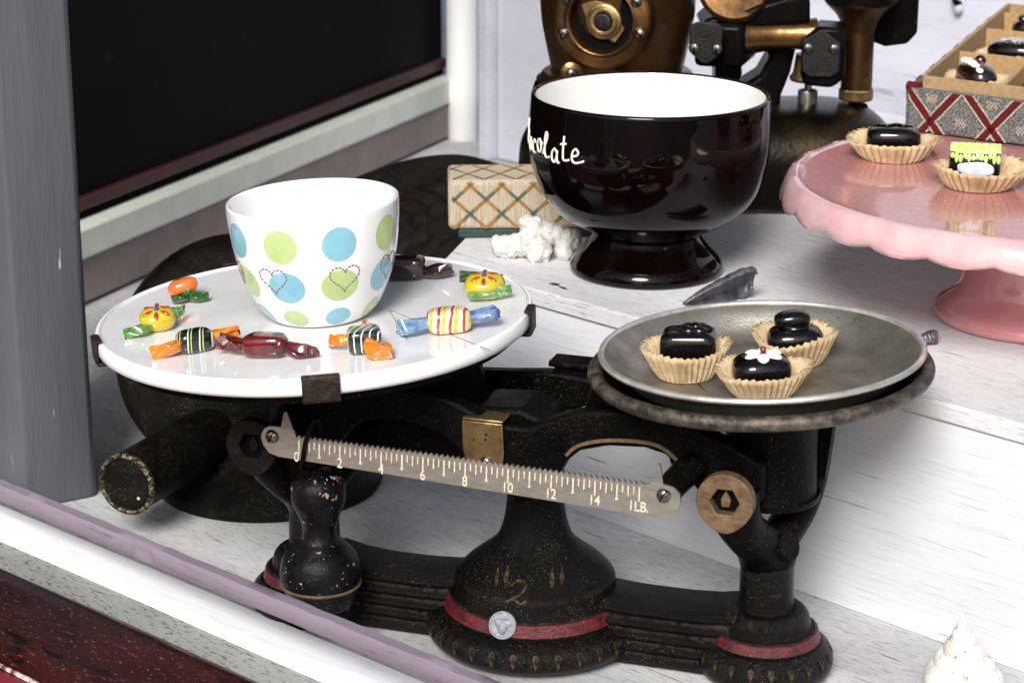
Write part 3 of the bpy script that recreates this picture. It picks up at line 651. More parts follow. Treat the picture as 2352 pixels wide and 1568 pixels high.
for u, w in ((.0, 0), (.2158, .0)):
    mb = MB(); mb.lathe([(0, .0026), (.0022, .0024), (.0036, .0012), (.0038, 0)], 24, T(u, -.0008, w) @ RX(90))
    s_ = mb.build("screw", SCREW, rul)
    mb = MB(); mb.box((0, 0, 0), (.0007, .0008, .0064), T(u, -.0034, w) @ RY(28)); mb.build("slot", DARKG, s_)
mb = MB()
for i in range(NT+1):
    u = U0+(U1-U0)*i/NT; w = -.0002+.0026*i/NT
    ln_ = .0078 if i % 4 == 0 else (.0056 if i % 2 == 0 else .0040)
    mb.box((u, -.0009, w-ln_/2), (.0006 if i % 4 else .00075, .0004, ln_))
    if i % 8 == 4: mb.box((u, -.0009, w-ln_-.0002), (.0014, .0004, .0012))
t_ = mb.build("tick_marks", INK, rul, smooth=0); t_['kind'] = 'stuff'
for i, s_ in enumerate(["0", "2", "4", "6", "8", "10", "12", "14", "1LB."]):
    fc = bpy.data.curves.new("numeral_curve", 'FONT'); fc.body = s_; fc.size = .0078; fc.extrude = .00015; fc.align_x = 'CENTER'; fc.offset = .00006
    tmp = bpy.data.objects.new("numeral_curve", fc); COL.objects.link(tmp); bpy.context.view_layer.update()
    me = bpy.data.meshes.new_from_object(tmp.evaluated_get(bpy.context.evaluated_depsgraph_get())); bpy.data.objects.remove(tmp)
    me.materials.clear(); me.materials.append(INK); fo = bpy.data.objects.new("numeral", me); COL.objects.link(fo); fo.parent = rul
    fo.location = (U0+(U1-U0)*i/8-(.0014 if i == 0 else 0), -.0010, -.0122+.0014*i/8); fo.rotation_euler = (pi/2, 0, 0); fo.scale = (.8, 1, 1)
# right-hand platter
TILT = RY(-2.6)
mb = MB(); mb.lathe([(0, -.0145), (.060, -.0145), (.074, -.0125), (.0790, -.0072), (.0830, -.0066), (.0830, -.0025), (.0785, -.0040), (.074, -.0095), (.066, -.0120), (0, -.0120)], 72)
PM = SM.inverted() @ T(*(SM @ Vector((.1272, 0, .1742)))) @ TILT @ S(.982, .982, 1)
plat = mb.build("platter", IRON, scale, loc=PM, smooth=40)
mb = MB(); mb.lathe(smoothprof([(.0828, -.0068), (.0880, -.0072), (.0908, -.0050), (.0914, -.0022), (.0896, .0002), (.0864, .0006), (.0840, -.0008), (.0828, -.003)], 3), 96); mb.build("platter_rim", TRAYR, plat, smooth=60)
# left-hand marble slab and its clips
MC = Vector((-.1090, 1.2035, .1785)); TL = RY(-2.9); MW = T(*MC) @ TL @ S(1.018, 1.018, 1); NP = (TL @ Vector((0, 0, 1)))
PLM = SM.inverted() @ MW
mb = MB(); mb.lathe([(.1165, -.0008), (.1155, -.0004), (.1148, -.0014), (.113, -.0014), (.08, -.0014), (.04, -.0014), (0, -.0014)], 120)
slab = mb.build("marble_slab", MARBLE, scale, loc=PLM, smooth=50)
mb = MB(); mb.lathe([(0, -.0105), (.112, -.0105), (.1162, -.0100), (.1180, -.0085), (.1185, -.0060), (.1183, -.0025), (.1176, -.0009), (.1165, -.0008)], 120); mb.build("slab_edge", MARBLEE, slab, smooth=50)
mb = MB(); q0, q1 = [(MW.inverted() @ onplane(x_, y_, MC, NP)) for x_, y_ in ((893, 706), (1128, 800))]; dv = q1-q0
mb.box((0, 0, 0), (dv.length, .0005, .0003), T(*((q0+q1)/2+Vector((0, 0, -.0013)))) @ RZ(math.degrees(math.atan2(dv.y, dv.x))))
q1 = MW.inverted() @ onplane(935, 775, MC, NP); dv = q1-q0
mb.box((0, 0, 0), (dv.length, .0004, .0003), T(*((q0+q1)/2+Vector((0, 0, -.0013)))) @ RZ(math.degrees(math.atan2(dv.y, dv.x))))
mb.build("hairline_cracks", mat("grey hairline", (.22, .21, .20), rough=.6), slab, smooth=0)["kind"] = "stuff"
def clip(px, py, h=.0095):
    d = (PLM.inverted() @ SM.inverted() @ onplane(px, py, MC, NP)); a = math.atan2(d.y, d.x)
    m = MB(); m.prism([(.108, -.0132), (.1188, -.0132), (.1202, -.0118), (.1206, .0008), (.1196, .0016), (.1160, .0014), (.1160, .0003), (.1188, .0003), (.1187, -.0112), (.108, -.0112)], -h, h, RZ(math.degrees(a)) @ XZ)
    m.build("slab_clip", CLIP, slab, bevel=.0008)
clip(735, 862); clip(232, 780, .007); clip(1216, 712, .007); clip(545, 610, .007)
mb = MB(); mb.lathe([(0, -.0175), (.090, -.0175), (.104, -.0165), (.110, -.0155), (.110, -.0107), (0, -.0107)], 72); mb.build("slab_support", IRON, slab)
mb = MB(); mb.prism([(-.150, .110), (-.128, .088), (-.060, .084), (-.034, .096), (-.030, .128), (-.040, .162), (-.150, .162)], -.034, -.022, XZ); mb.build("support_frame", IRON, scale, bevel=.004)

# poise hanging on the ruler
HX, HZ = -.1035, .1275
poise = thing("hanging_weight", "black chipped pear-shaped weight hooked on the zero end of the ruler", "weight", SM @ T(-.1015, -.0515, -.0006))
pw = smoothprof([(0, .0275), (.013, .0275), (.0175, .0295), (.0195, .035), (.0205, .0385), (.0218, .0425), (.0222, .0485), (.0200, .0570), (.0140, .0635), (.0098, .0680), (.0092, .0740), (.0112, .0805), (.0142, .0875), (.0150, .0940), (.0136, .1005), (.0085, .1050), (0, .1062)], 3)
mb = MB(); mb.lathe(pw, 44); mb.build("weight_body", CHIPPED, poise, smooth=60)
mb = MB(); mb.lathe([(.0214, .0412), (.0222, .0409), (.0224, .0418), (.0216, .0424)], 44); mb.build("seam_ring", RUST, poise)
mb = MB(); mb.tube(spline([(0.0000, -.004, .1025), (-0.0045, -.010, .109), (-0.0024, -.0136, .118), (0.0000, -.0136, .129), (0.0038, -.0122, .1380), (0.0060, -.0092, .1370), (0.0058, -.0066, .129), (0.0088, -.0062, .118), (0.0108, -.006, .1125), (0.0065, -.007, .1100)], 6), [(.0017, .0010)]*55, 8); mb.build("hook", BLKCAST, poise, smooth=60)

# ================================================================== TIN PAN AND WHAT IT HOLDS
PC = SM @ Vector((.1278, 0, .1815)); TN = RY(-2.7); PNW = T(*PC) @ TN; PN = TN @ Vector((0, 0, 1))
pan = thing("tin_pan", "round shallow tarnished tin pan resting on the right platter of the scale", "pan", PNW)
prof = [(0, -.0172), (.030, -.0172), (.058, -.0170), (.064, -.0158), (.070, -.012), (.0768, -.0045), (.0812, -.001), (.0831, -.0004)]
mb = MB(); mb.lathe(smoothprof(prof, 3), 96); mb.build("dish", TIN, pan, smooth=60, solid=.0010)
mb = MB(); mb.lathe([(.0831+.0017*cos(a), .0+.0017*sin(a)) for a in [2*pi*i/12 for i in range(13)]], 96); mb.build("rolled_rim", TINRIM, pan, smooth=80)
PF = PC-PN*.0164
def panfloor(px, py): return onplane(px, py, PF, PN)

def paper_cup(M, Rt, r0, h, label, seed, n=38, oval=1.0, open_a=None, open_k=0, group="pleated paper cups"):
    rnd = random.Random(seed); t = []; lev = [(0.0, 0), (.55, 0), (1.0, 0), (1.0, .04), (1.0, .28), (1.0, .52), (1.0, .76), (1.0, 1.0)]
    seg = n*2; ph = rnd.random()*6; vs = [(0, 0, .0003)]; fs = []; rings = lev[1:]
    jit = [rnd.uniform(-1, 1) for _ in range(seg)]
    for (q_, u) in rings:
        for i in range(seg):
            a = 2*pi*i/seg; op = 1+(open_k*max(0, cos(a-open_a))**2 if open_a is not None else 0)
            r = r0*q_+(Rt-r0)*u*op
            r *= 1+(.072*min(1, u*3+.15)*(1 if i % 2 else -1) if q_ == 1 else 0)+.012*u*jit[i]
            r *= 1+.05*u*sin(2*a+ph)+.03*u*sin(3*a+ph*2)
            z = h*u*(1+.10*sin(2*a+ph*1.7)+.06*sin(3*a+ph)+.035*jit[i])
            vs.append((r*cos(a)*oval, r*sin(a), z+.0003))
    for i in range(seg):
        j = (i+1) % seg; fs.append((0, 1+i, 1+j))
        for k_ in range(len(rings)-1):
            b = 1+k_*seg; fs.append((b+i, b+seg+i, b+seg+j, b+j))
    mb = MB(); mb.add(vs, fs); o = mb.build("paper_cup", PAPER, None, smooth=25, solid=.00025)
    o.matrix_world = M; tag(o, label, "paper cup", group); return o
GC = "glass chocolates in paper cups"
# left: block with carved leaf
c = panfloor(1576, 862); M1 = T(*c) @ TN @ RZ(-15)
paper_cup(M1, .0208, .0140, .0165, "tan pleated paper cup under the square leaf-topped chocolate, left in the tin pan", 1, oval=1.05)
ch = thing("glass_chocolate", "shiny black square chocolate with a carved leaf on top, in the tin pan", "chocolate", M1 @ T(.0015, .002, .0012) @ RZ(6), GC)
mb = MB(); mb.ball((0, 0, .0120), (.0150, .0118, .0118), None, 32, 20, ex=.38); mb.build("block", CHOC, ch, smooth=80)
mb = MB()
for k_ in range(6):
    a = k_*60; mb.ball((.0055*cos(R(a))+.003, .0042*sin(R(a)), .0238), (.0046, .0030, .0024), None, 12, 8)
mb.ball((.004, 0, .0245), (.0035, .003, .0030)); mb.build("leaf_relief", CHOC, ch, smooth=80)
# back: round with an oval bead
c = panfloor(1828, 829); M2 = T(*c) @ TN @ RZ(20)
paper_cup(M2, .0225, .0140, .0165, "tan pleated paper cup under the bead-topped chocolate, at the back of the tin pan", 2)
ch = thing("glass_chocolate", "shiny black round chocolate topped with an oval black bead, in the tin pan", "chocolate", M2 @ T(0, .0005, .0012) @ RZ(-20), GC)
mb = MB(); mb.ball((0, 0, .0092), (.0152, .0125, .0092), None, 32, 18, ex=.62); mb.build("block", CHOC, ch, smooth=80)
mb = MB(); mb.ball((0, 0, .0220), (.0098, .0068, .0046), RY(-4), 28, 16, ex=.75); mb.ball((0, 0, .0178), (.0085, .007, .003)); mb.build("bead", CHOC, ch, smooth=80)
# front: white flower
c = panfloor(1753, 905); M3 = T(*c) @ TN @ RZ(5)
paper_cup(M3, .0222, .0145, .0145, "low tan paper cup under the white-flowered chocolate, at the front of the tin pan", 3, oval=1.0, open_a=.6, open_k=.35)
ch = thing("glass_chocolate", "shiny black round chocolate with white flower petals and a red centre", "chocolate", M3 @ T(-.0005, .001, .0040), GC)
mb = MB(); mb.ball((0, 0, .0085), (.0150, .0130, .0088), None, 32, 18, ex=.65); mb.build("block", CHOC, ch, smooth=80)
pet = MB(); pet.ball((.0062, 0, 0), (.0045, .0032, .0021), None, 16, 10); pme = None
for k_ in range(6):
    if pme is None: o = pet.build("petal", ICING, ch, smooth=80); pme = o.data
    else: o = bpy.data.objects.new("petal", pme); COL.objects.link(o); o.parent = ch
    o.matrix_local = T(.001, 0, .0175) @ RZ(k_*60+20) @ RY(8)
mb = MB(); mb.ball((.001, 0, .0196), .0017); mb.build("flower_centre", REDG, ch)

# ================================================================== CUP AND GLASS CANDIES ON THE MARBLE
def onslab(px, py): return onplane(px, py, MC-NP*.0013, NP)
mug = thing("china_cup", "white china cup with blue and green dots and stitched hearts, on the marble slab", "cup", T(*onslab(738, 722)) @ TL)
outer = smoothprof([(.0215, 0), (.0262, .0006), (.0300, .0038), (.0345, .0095), (.0403, .0225), (.0443, .0375), (.0463, .0520), (.0470, .0640)], 4)
inner = smoothprof([(.0470, .0640), (.0468, .0655), (.0458, .0660), (.0447, .0652), (.0440, .0610), (.0428, .046), (.0395, .030), (.033, .017), (.022, .0095), (0, .0080)], 4)
mb = MB(); mb.lathe([(0, .0012), (.0200, .0012)]+outer+inner[1:], 88); mb.build("body", CHINA, mug, smooth=70)
su = Surf(outer); dot = circ(.0096, 28)
for row, (z, sc_, ph) in enumerate(((.0505, 1.0, 0), (.0270, 1.0, 1), (.0072, .72, 0))):
    for k_ in range(-4, 5):
        ang = -18.5+40*k_
        mb = MB(); su.patch(mb, ang, z, [(x*sc_*(1.0 if row != 1 else 1.08), y*sc_) for x, y in dot], .00015, 4)
        g = (k_+ph) % 2 == 0
        mb.build("dot", GREENP if g else BLUEP, mug, smooth=80)
heart = []
for i in range(61):
    t = 2*pi*i/60; heart.append((.00052*16*sin(t)**3, .00052*(13*cos(t)-5*cos(2*t)-2*cos(3*t)-cos(4*t)), 0))
for a in (-28, 25, 68, 108, -72, 150, 195):
    mb = MB()
    hs = spline(heart, 3)
    for i in range(0, len(hs)-4, 6): su.ribbon(mb, a, .0315, hs[i:i+5], .0008, .0003)
    mb.build("stitched_heart", HEARTP, mug, smooth=0)

GS = "glass sweets on the marble slab"
def fan(mb, M, L, wd_, th=.0018, n=14, ruff=4, twist=.3, seed=0, drop=True):
    rnd = random.Random(seed); vs = []; seg = 20
    for i in range(n+1):
        t = i/n; x = L*t
        w = wd_*(.28+.72*sin(pi*min(1, t*.86+.06))**.9)*(1 if t < .5 else 1-.85*((t-.5)/.5)**1.5) if drop else wd_*(.30+.70*t**.6)*(1 if t < .78 else (1-((t-.78)/.22)**2*.45))
        h = th*((1.0-.70*t) if drop else (1.0-.35*t)) if i < n else th*.22
        for k_ in range(seg):
            a = 2*pi*k_/seg; y = w*cos(a); z = h*sin(a)+.9*th*t*sin(ruff*cos(a)*1.6+seed)+.0010*t*cos(a*2+seed)
            tw = twist*t; vs.append((x+.0012*t*sin(3*a+seed), y*cos(tw)-z*sin(tw), y*sin(tw)+z*cos(tw)))
    fs = [tuple(range(seg-1, -1, -1)), tuple(range(n*seg, (n+1)*seg))]
    fs += [(i*seg+k_, i*seg+(k_+1) % seg, (i+1)*seg+(k_+1) % seg, (i+1)*seg+k_) for i in range(n) for k_ in range(seg)]
    mb.add(vs, fs, M); return mb
def sweet(label, px, py, yaw, lift=0): return thing("glass_sweet", label, "glass sweet", T(*onslab(px, py)) @ TL @ T(0, 0, lift) @ RZ(yaw), GS)
def end(o, m, x, y, z, yaw, L, w, pitch=0, tw=.3, seed=0, th=.0019, ruff=4, drop=True):
    w *= 1.25; th *= 1.25; L *= 1.05
    mb = MB(); fan(mb, T(x, y, z) @ RZ(yaw) @ RY(-pitch), L, w, th, twist=tw, seed=seed, ruff=ruff, drop=drop); return mb.build("twist_end", m, o, smooth=70)
# 1 orange bean with dark green leaf, far left
o = sweet("orange glass sweet with a dark green leaf end, far left edge of the slab", 428, 690, 8)
mb = MB(); mb.ball((0, .003, .0075), (.0092, .0062, .0052), RY(-10), 26, 16, ex=.85, wob=.12, wf=120); mb.build("sweet_body", ORANGR, o, smooth=80)
end(o, DGREEN, -.008, -.006, .0030, 6, .0105, .0042, 12, .3, 1); end(o, DGREEN, .002, -.0055, .0038, -4, .0095, .0036, -5, .2, 2)
def flower(o, zc, rx, ry, rz):
    TB = T(0, 0, zc) @ RX(16)
    mb = MB(); mb.ball((0, 0, 0), (rx, ry, rz), None, 30, 18, ex=.8); b = mb.build("sweet_body", YELLOW, o, smooth=80, loc=TB)
    pm = MB(); pm.ball((.0054, 0, 0), (.0031, .0013, .0011), None, 12, 8); me_ = None
    for k_ in range(6):
        if me_ is None: p_ = pm.build("petal", REDC, o, smooth=80); me_ = p_.data
        else: p_ = bpy.data.objects.new("petal", me_); COL.objects.link(p_); p_.parent = o
        p_.matrix_local = TB @ T(0, 0, rz*1.02) @ RZ(k_*60+25) @ RY(11)
    mb = MB(); mb.ball((0, 0, rz*1.05), .0014); mb.build("flower_centre", BLUEB, o, loc=TB)
# 2 yellow flower, left
o = sweet("yellow flower glass sweet with green leaf ends, at the left of the slab", 364, 757, 10)
flower(o, .0062, .0098, .0080, .0060)
end(o, GREENG, .004, .006, .0050, 28, .0115, .0040, 10, .4, 3); end(o, GREENG, -.004, -.005, .0040, 205, .0145, .0056, -6, .3, 4)
# 3 black striped with orange ends, front left
o = sweet("black striped glass sweet with two orange ends, front left on the slab", 450, 806, 27)
mb = MB(); mb.ball((0, 0, .0060), (.0098, .0066, .0060), None, 28, 18, ex=.55); mb.build("sweet_body", STRIPEA, o, smooth=80)
end(o, ORANGE, -.0080, 0, .0050, 182, .0150, .0062, -8, .3, 5, .0030, 2); end(o, ORANGE, .0085, .001, .0062, -12, .0145, .0048, 6, -.5, 6, .0024)
# 4 deep red, front
o = sweet("long deep red glass sweet with two pointed ends, at the front of the slab", 612, 817, -10)
mb = MB(); mb.ball((0, 0, .0062), (.0120, .0075, .0062), None, 28, 18, ex=.55, wob=.06); mb.build("sweet_body", MAROON, o, smooth=80)
end(o, MAROON, -.0105, 0, .0050, 176, .0140, .0048, 12, .5, 7, .0028); end(o, MAROON, .0090, -.001, .0055, -6, .0190, .0046, -8, .5, 8, .0030, 3)
mb = MB(); mb.ball((.0085, -.001, .0068), (.0045, .0062, .0052), None, 18, 12, wob=.2, wf=300); mb.build("wrapper_fold", MAROON, o, smooth=80)
# 5 black with fine white lines, orange ends, front right of the cup
o = sweet("square black sweet with fine white lines and orange ends, front right of the cup", 838, 806, 8)
mb = MB(); mb.ball((0, 0, .0066), (.0092, .0085, .0064), None, 28, 18, ex=.42); mb.build("sweet_body", STRIPEB, o, smooth=80)
end(o, ORANGE, .0012, -.0070, .0062, -48, .0160, .0062, -10, .5, 9, .0032, 2); end(o, ORANGE, -.0065, .004, .0052, 165, .0105, .0034, -4, .3, 10, .0026); end(o, ORANGE, .004, .0075, .0090, 100, .006, .0045, 0, .2, 17, .0026)
# 6 red and yellow stripes with blue ends, right
o = sweet("red and yellow striped glass sweet with two blue ends, right side of the slab", 1033, 762, 9)
mb = MB(); mb.ball((0, 0, .0066), (.0118, .0078, .0066), None, 30, 18, ex=.55); mb.build("sweet_body", STRIPEC, o, smooth=80)
end(o, BLUEG, -.0100, 0, .0062, 180, .0165, .0066, -4, .2, 11, .0026, drop=False); end(o, BLUED, .0100, 0, .0066, 0, .0155, .0066, 6, -.3, 12, .0026, drop=False)
# 7 yellow flower, right
o = sweet("yellow flower glass sweet with green leaf ends, at the right of the slab", 1115, 682, 0)
flower(o, .0068, .0115, .0092, .0064)
end(o, DGREEN, .010, .0085, .0080, 180, .0220, .0032, 6, .2, 13); end(o, GREENG, -.009, -.0085, .0034, 4, .0220, .0046, 6, .3, 14)
# 8 dark brown, behind the cup
o = sweet("dark brown glass sweet half hidden behind the white cup", 930, 640, -6)
mb = MB(); mb.ball((0, 0, .0068), (.0130, .0078, .0066), None, 28, 18, ex=.5, wob=.05); mb.build("sweet_body", DKBROWN, o, smooth=80)
end(o, DKBROWN, .0110, -.001, .0040, -4, .0160, .0044, 8, .5, 15, .0026); end(o, DKBROWN, -.011, 0, .005, 180, .014, .0048, 0, .4, 16)

# ================================================================== BROWN BOWL
bc = onz(1484, 620, SH)
bowl = thing("brown_bowl", "large glossy dark brown footed bowl with white lettering and a cream inside", "bowl", T(*bc) @ RY(.4) @ S(.955, .955, 1.037))
bo = smoothprof([(.0480, 0), (.0512, .0012), (.0520, .0040), (.0500, .0085), (.0432, .0150), (.0385, .0205), (.0362, .0245)], 4)
bo2 = smoothprof([(.0362, .0248), (.0400, .0275), (.0520, .0330), (.0640, .0410), (.0728, .0520), (.0782, .0660), (.0806, .0810), (.0803, .0970), (.0795, .1090)], 5)
rim = smoothprof([(.0795, .1090), (.0792, .1112), (.0778, .1122), (.0764, .1114)], 3)
mb = MB(); mb.lathe([(0, .001), (.0440, .001)]+bo, 96); mb.build("foot", BROWNG, bowl, smooth=60)
mb = MB(); mb.lathe(bo2+rim[1:]+[(.0758, .1100)], 112); mb.build("body", BROWNG, bowl, smooth=60)
mb = MB(); mb.lathe(smoothprof([(.0764, .1112), (.0756, .1095), (.0752, .095), (.0745, .078), (.0705, .060), (.060, .045), (.040, .036), (0, .034)], 4), 112); mb.build("inner_glaze", CREAMG, bowl, smooth=70)
bs = Surf(bo2)
GL = {'C': [[(.95, .8), (.65, 1.08), (.25, .92), (.1, .5), (.25, .1), (.6, 0), (1.0, .1)]],
 'h': [[(0, .1), (.3, .6), (.42, 1.05), (.27, 1.15), (.2, .8), (.2, 0)], [(.2, .35), (.45, .62), (.65, .5), (.65, .1), (.8, 0), (1, .1)]],
 'o': [[(.55, .6), (.25, .55), (.12, .3), (.3, 0), (.6, .02), (.75, .3), (.55, .6), (.7, .5), (1.0, .42)]],
 'c': [[(.75, .5), (.5, .64), (.2, .45), (.18, .15), (.45, 0), (1, .1)]],
 'l': [[(0, .1), (.35, .6), (.58, 1.0), (.42, 1.18), (.28, .9), (.28, .2), (.5, 0), (1, .1)]],
 'a': [[(.7, .5), (.45, .64), (.18, .4), (.2, .08), (.45, 0), (.7, .3), (.75, .6), (.72, .15), (.85, 0), (1, .1)]],
 't': [[(.42, 1.15), (.34, .2), (.5, 0), (1, .08)], [(.1, .72), (.70, .80)]],
 'e': [[(.15, .28), (.6, .36), (.72, .52), (.5, .66), (.25, .5), (.2, .15), (.5, 0), (1.25, .16)]]}
word = "Chocolate"; adv = .0093; hgt = .0128
for i, chh in enumerate(word):
    mb = MB(); ang = -36-math.degrees((len(word)-i)*adv/.0803)
    for st in GL[chh]:
        bs.ribbon(mb, ang, .0805+.0016*sin(i*1.9), spline([(x*adv*1.02, y*hgt, 0) for x, y in st], 6), .0015, .0006)
    mb.build("letter", LETTER, bowl, smooth=0)

# ================================================================== PINK STAND AND WHAT IT HOLDS
kc = onz(2380, 727, SH); KZ = .2245-SH
stand = thing("cake_stand", "glossy pink ceramic cake stand with a scalloped rim on a flared foot", "cake stand", T(*kc))
sp_ = smoothprof([(.0570, 0), (.0605, .0010), (.0618, .0040), (.0600, .0085), (.0535, .0140), (.0490, .0200), (.0465, .0300), (.0430, .0480), (.0410, .0620), (.0440, .0700), (.060, .0735)], 4)
mb = MB(); mb.lathe([(0, .001), (.056, .001)]+sp_, 80); mb.build("foot", PINK, stand, smooth=60)
mb = MB(); mb.lathe([(0, KZ-.0004), (.05, KZ-.0004), (.10, KZ-.0002), (.138, KZ), (.1445, KZ+.0004)], 120); mb.build("plate_top", PINKT, stand, smooth=60)
NSC = 26
def scal(r, z, a, k):
    w = [0, .1, .25, .5, .9, 1, 1, .8, .3, 0, 0][k] if k < 11 else 0
    s_ = abs(sin(a*NSC/2+.4))**.6
    return r+w*.0013*(s_-.5), z-w*.0034*(s_-.35)
mb = MB(); mb.lathe([(.1442, KZ+.0003), (.1480, KZ+.0016), (.1515, KZ+.0008), (.1545, KZ-.0040), (.1562, KZ-.0085), (.1568, KZ-.0120), (.1560, KZ-.0142), (.1530, KZ-.0140), (.1490, KZ-.0110), (.120, KZ-.0085), (.055, KZ-.0080)], 260, mod=scal); mb.build("scalloped_rim", PINKR, stand, smooth=80)
KT = SH+KZ
def onk(px, py): return onz(px, py, KT)
M4 = T(*onk(2050, 362)) @ RZ(-6)
paper_cup(M4, .0252, .0182, .0125, "tan paper cup under the smooth dark chocolate, left on the pink stand", 4, oval=1.04, n=34)
ch = thing("glass_chocolate", "plain glossy black rounded chocolate, left on the pink cake stand", "chocolate", M4 @ T(0, .001, .0010), GC)
mb = MB(); mb.ball((0, 0, .0098), (.0168, .0125, .0092), None, 34, 20, ex=.58); mb.build("block", CHOC, ch, smooth=80)
mb = MB(); mb.tube(spline([(-.010, .001, .0188), (-.004, -.003, .0195), (.001, .001, .0196), (.006, -.002, .0194), (.011, .001, .0182)], 5), .0009, 8); mb.build("top_swirl", CHOC, ch, smooth=80)
M5 = T(*onk(2246, 428)) @ RZ(-12)
paper_cup(M5, .0255, .0172, .0130, "tan paper cup under the lime-topped chocolate, beside the tapestry box", 5, oval=1.08, open_a=.3, open_k=.3, n=34)
ch = thing("glass_chocolate", "black chocolate with lime green braided icing and a pale patch", "chocolate", M5 @ T(-.0025, .001, .0010), GC)
mb = MB(); mb.ball((0, 0, .0110), (.0152, .0122, .0108), None, 34, 20, ex=.55); mb.build("block", CHOC, ch, smooth=80)
mb = MB()
for r_ in range(4):
    for k_ in range(13):
        mb.ball((0, 0, 0), (.0021, .0011, .0011), T(-.0132+.0022*k_, -.0078+.0050*r_, .0216+.0003*sin(k_*2)) @ RZ(38 if k_ % 2 else -38), 10, 7)
        mb.ball((0, 0, 0), (.0021, .0010, .0010), T(-.0132+.0022*k_, -.0054+.0050*r_, .0217) @ RZ(-38 if k_ % 2 else 38), 10, 7)
mb.ball((0, 0, .0208), (.0136, .0102, .0009), None, 24, 10, ex=.4)
for k_ in range(12):
    mb.ball((-.0130+.0024*k_, -.0112+.0004*(k_ % 2), .0192-.0009*((k_*7) % 3)), (.0013, .0011, .0018+.0010*((k_*5) % 3)), RY(0), 10, 7)
mb.build("braided_icing", LIME, ch, smooth=80)
mb = MB(); mb.ball((.001, -.0112, .0115), (.0105, .0016, .0042), RZ(-2), 20, 12, ex=.7, wob=.15, wf=150); mb.build("pale_patch", PALEW, ch, smooth=80)

# ---- tapestry box
b0 = onz(2086, 300, KT); fx = Vector((.819, -.574, 0)); sx_ = Vector((.37, .929, 0))
BXM = Matrix(((fx.x, sx_.x, 0, b0.x), (fx.y, sx_.y, 0, b0.y), (0, 0, 1, KT+.0006), (0, 0, 0, 1)))
Fm = frame(Vector((b0.x, b0.y, KT+.0006)), fx, (0, 0, 1)); sk = Fm.inverted().to_3x3() @ sx_     # box frame; sk = its side direction
box = thing("tapestry_box", "open chocolate box covered in grey tapestry with red diamonds, on the pink stand", "box", Fm)
BW, BD, BH, IH = .150, .322, .0285, .0365
def bp_(x, d, z): return (x+sk.x*d, sk.y*d, z)
def wallp(mb, x0, d0, x1, d1, z0, z1, th):
    a, b = Vector(bp_(x0, d0, 0)), Vector(bp_(x1, d1, 0)); t_ = (b-a).normalized(); n_ = Vector((-t_.y, t_.x, 0))*th/2
    P_ = [a-n_, b-n_, b+n_, a+n_]; mb.prism([(p.x, p.y) for p in P_], z0, z1)
mb = MB(); wallp(mb, 0, 0, BW, 0, .0, BH, .005); mb.build("front_cloth", TAPG, box, bevel=.0018)
mb = MB(); wallp(mb, 0, 0, 0, BD, .0, BH, .005); mb.build("side_cloth", TAPG, box, bevel=.0018)
mb = MB(); wallp(mb, 0, BD, BW, BD, .0, BH, .005); mb.build("back_cloth", TAPG, box, bevel=.0018)
mb = MB(); mb.tube([bp_(-.002, .003, BH-.0005), bp_(.0065, .0015, BH+.0002)], [.0035, .003], 10); mb.build("rolled_corner", TAPR, box)
ins = .008
for nm, a in (("inner_front", (ins, ins*.8, BW-ins, ins*.8)), ("inner_side", (ins, ins, ins, BD-ins)), ("inner_back", (ins, BD-ins, BW-ins, BD-ins)), ("inner_far_side", (BW-ins, ins, BW-ins, BD-ins))):
    mb = MB(); wallp(mb, *a, .002, IH+(0 if 'front' not in nm else -.001), .0028); mb.build(nm, CARD, box, bevel=.0004)
mb = MB(); mb.prism([bp_(x, d, 0)[:2] for x, d in ((.002, .002), (BW-.002, .002), (BW-.002, BD-.002), (.002, BD-.002))], .0003, .004); mb.build("box_floor", CARD, box)
for d in (.115, .215, .290):
    mb = MB(); wallp(mb, ins+.002, d, BW-ins-.002, d, .0042, IH-.003, .0020); mb.build("divider", DARKCARD, box, bevel=.0003)
for x in (.060, .110):
    mb = MB(); wallp(mb, x, ins+.004, x, BD-ins-.002, .0042, IH-.0045, .0020); mb.build("divider", DARKCARD, box, bevel=.0003)
# woven diamonds: red bands with cream edges, laid on the cloth as raised thread
def clipseg(a, b, zl, zh):
    pts = []
    (x0, z0), (x1, z1) = a, b
    for t_ in (0, 1): pts.append((x0+(x1-x0)*t_, z0+(z1-z0)*t_))
    return pts
def diag(mbR, mbC, mapf, x0, slope, zh, wR=.0040, width=.15):
    """band from (x0,0) going up with slope ±, clipped to the cloth height"""
    dx = zh/abs(slope); n_ = 8
    def ribb(mb, off, w, lift):
        vs = []; fs = []
        for i in range(n_+1):
            z = .0006+(zh-.0012)*i/n_; x = x0+(z/slope if slope > 0 else -z/abs(slope))+off
            for e in (-w/2, w/2): vs.append(mapf(min(max(x+e, .0004), width), z, lift))
        for i in range(n_): fs.append((2*i, 2*i+1, 2*i+3, 2*i+2))
        mb.add(vs, fs)
    ribb(mbR, 0, wR*1.25, .0006)
    for s_ in (-1, 1): ribb(mbC, s_*wR*.95, .0013, .0005)
fmap = lambda x, z, l: (x, -.0025-l, z)
smap = lambda x, z, l: (sk.x*x-.0025-l*1.0, sk.y*x+.0, z)
PITCHD = .0420
for nm, mp_, wid in (("front", fmap, BW), ("side", smap, BD)):
    r_, c_ = MB(), MB(); k_ = -1
    while k_*PITCHD < wid+.05:
        diag(r_, c_, mp_, .0095+k_*PITCHD, 1.15, BH, width=wid); diag(r_, c_, mp_, .0235+k_*PITCHD, -1.15, BH, width=wid); k_ += 1
    r_.build("red_diamond_bands", TAPR, box, smooth=0, solid=.0003); c_.build("cream_outlines", TAPW, box, smooth=0, solid=.0003)
mb = MB()
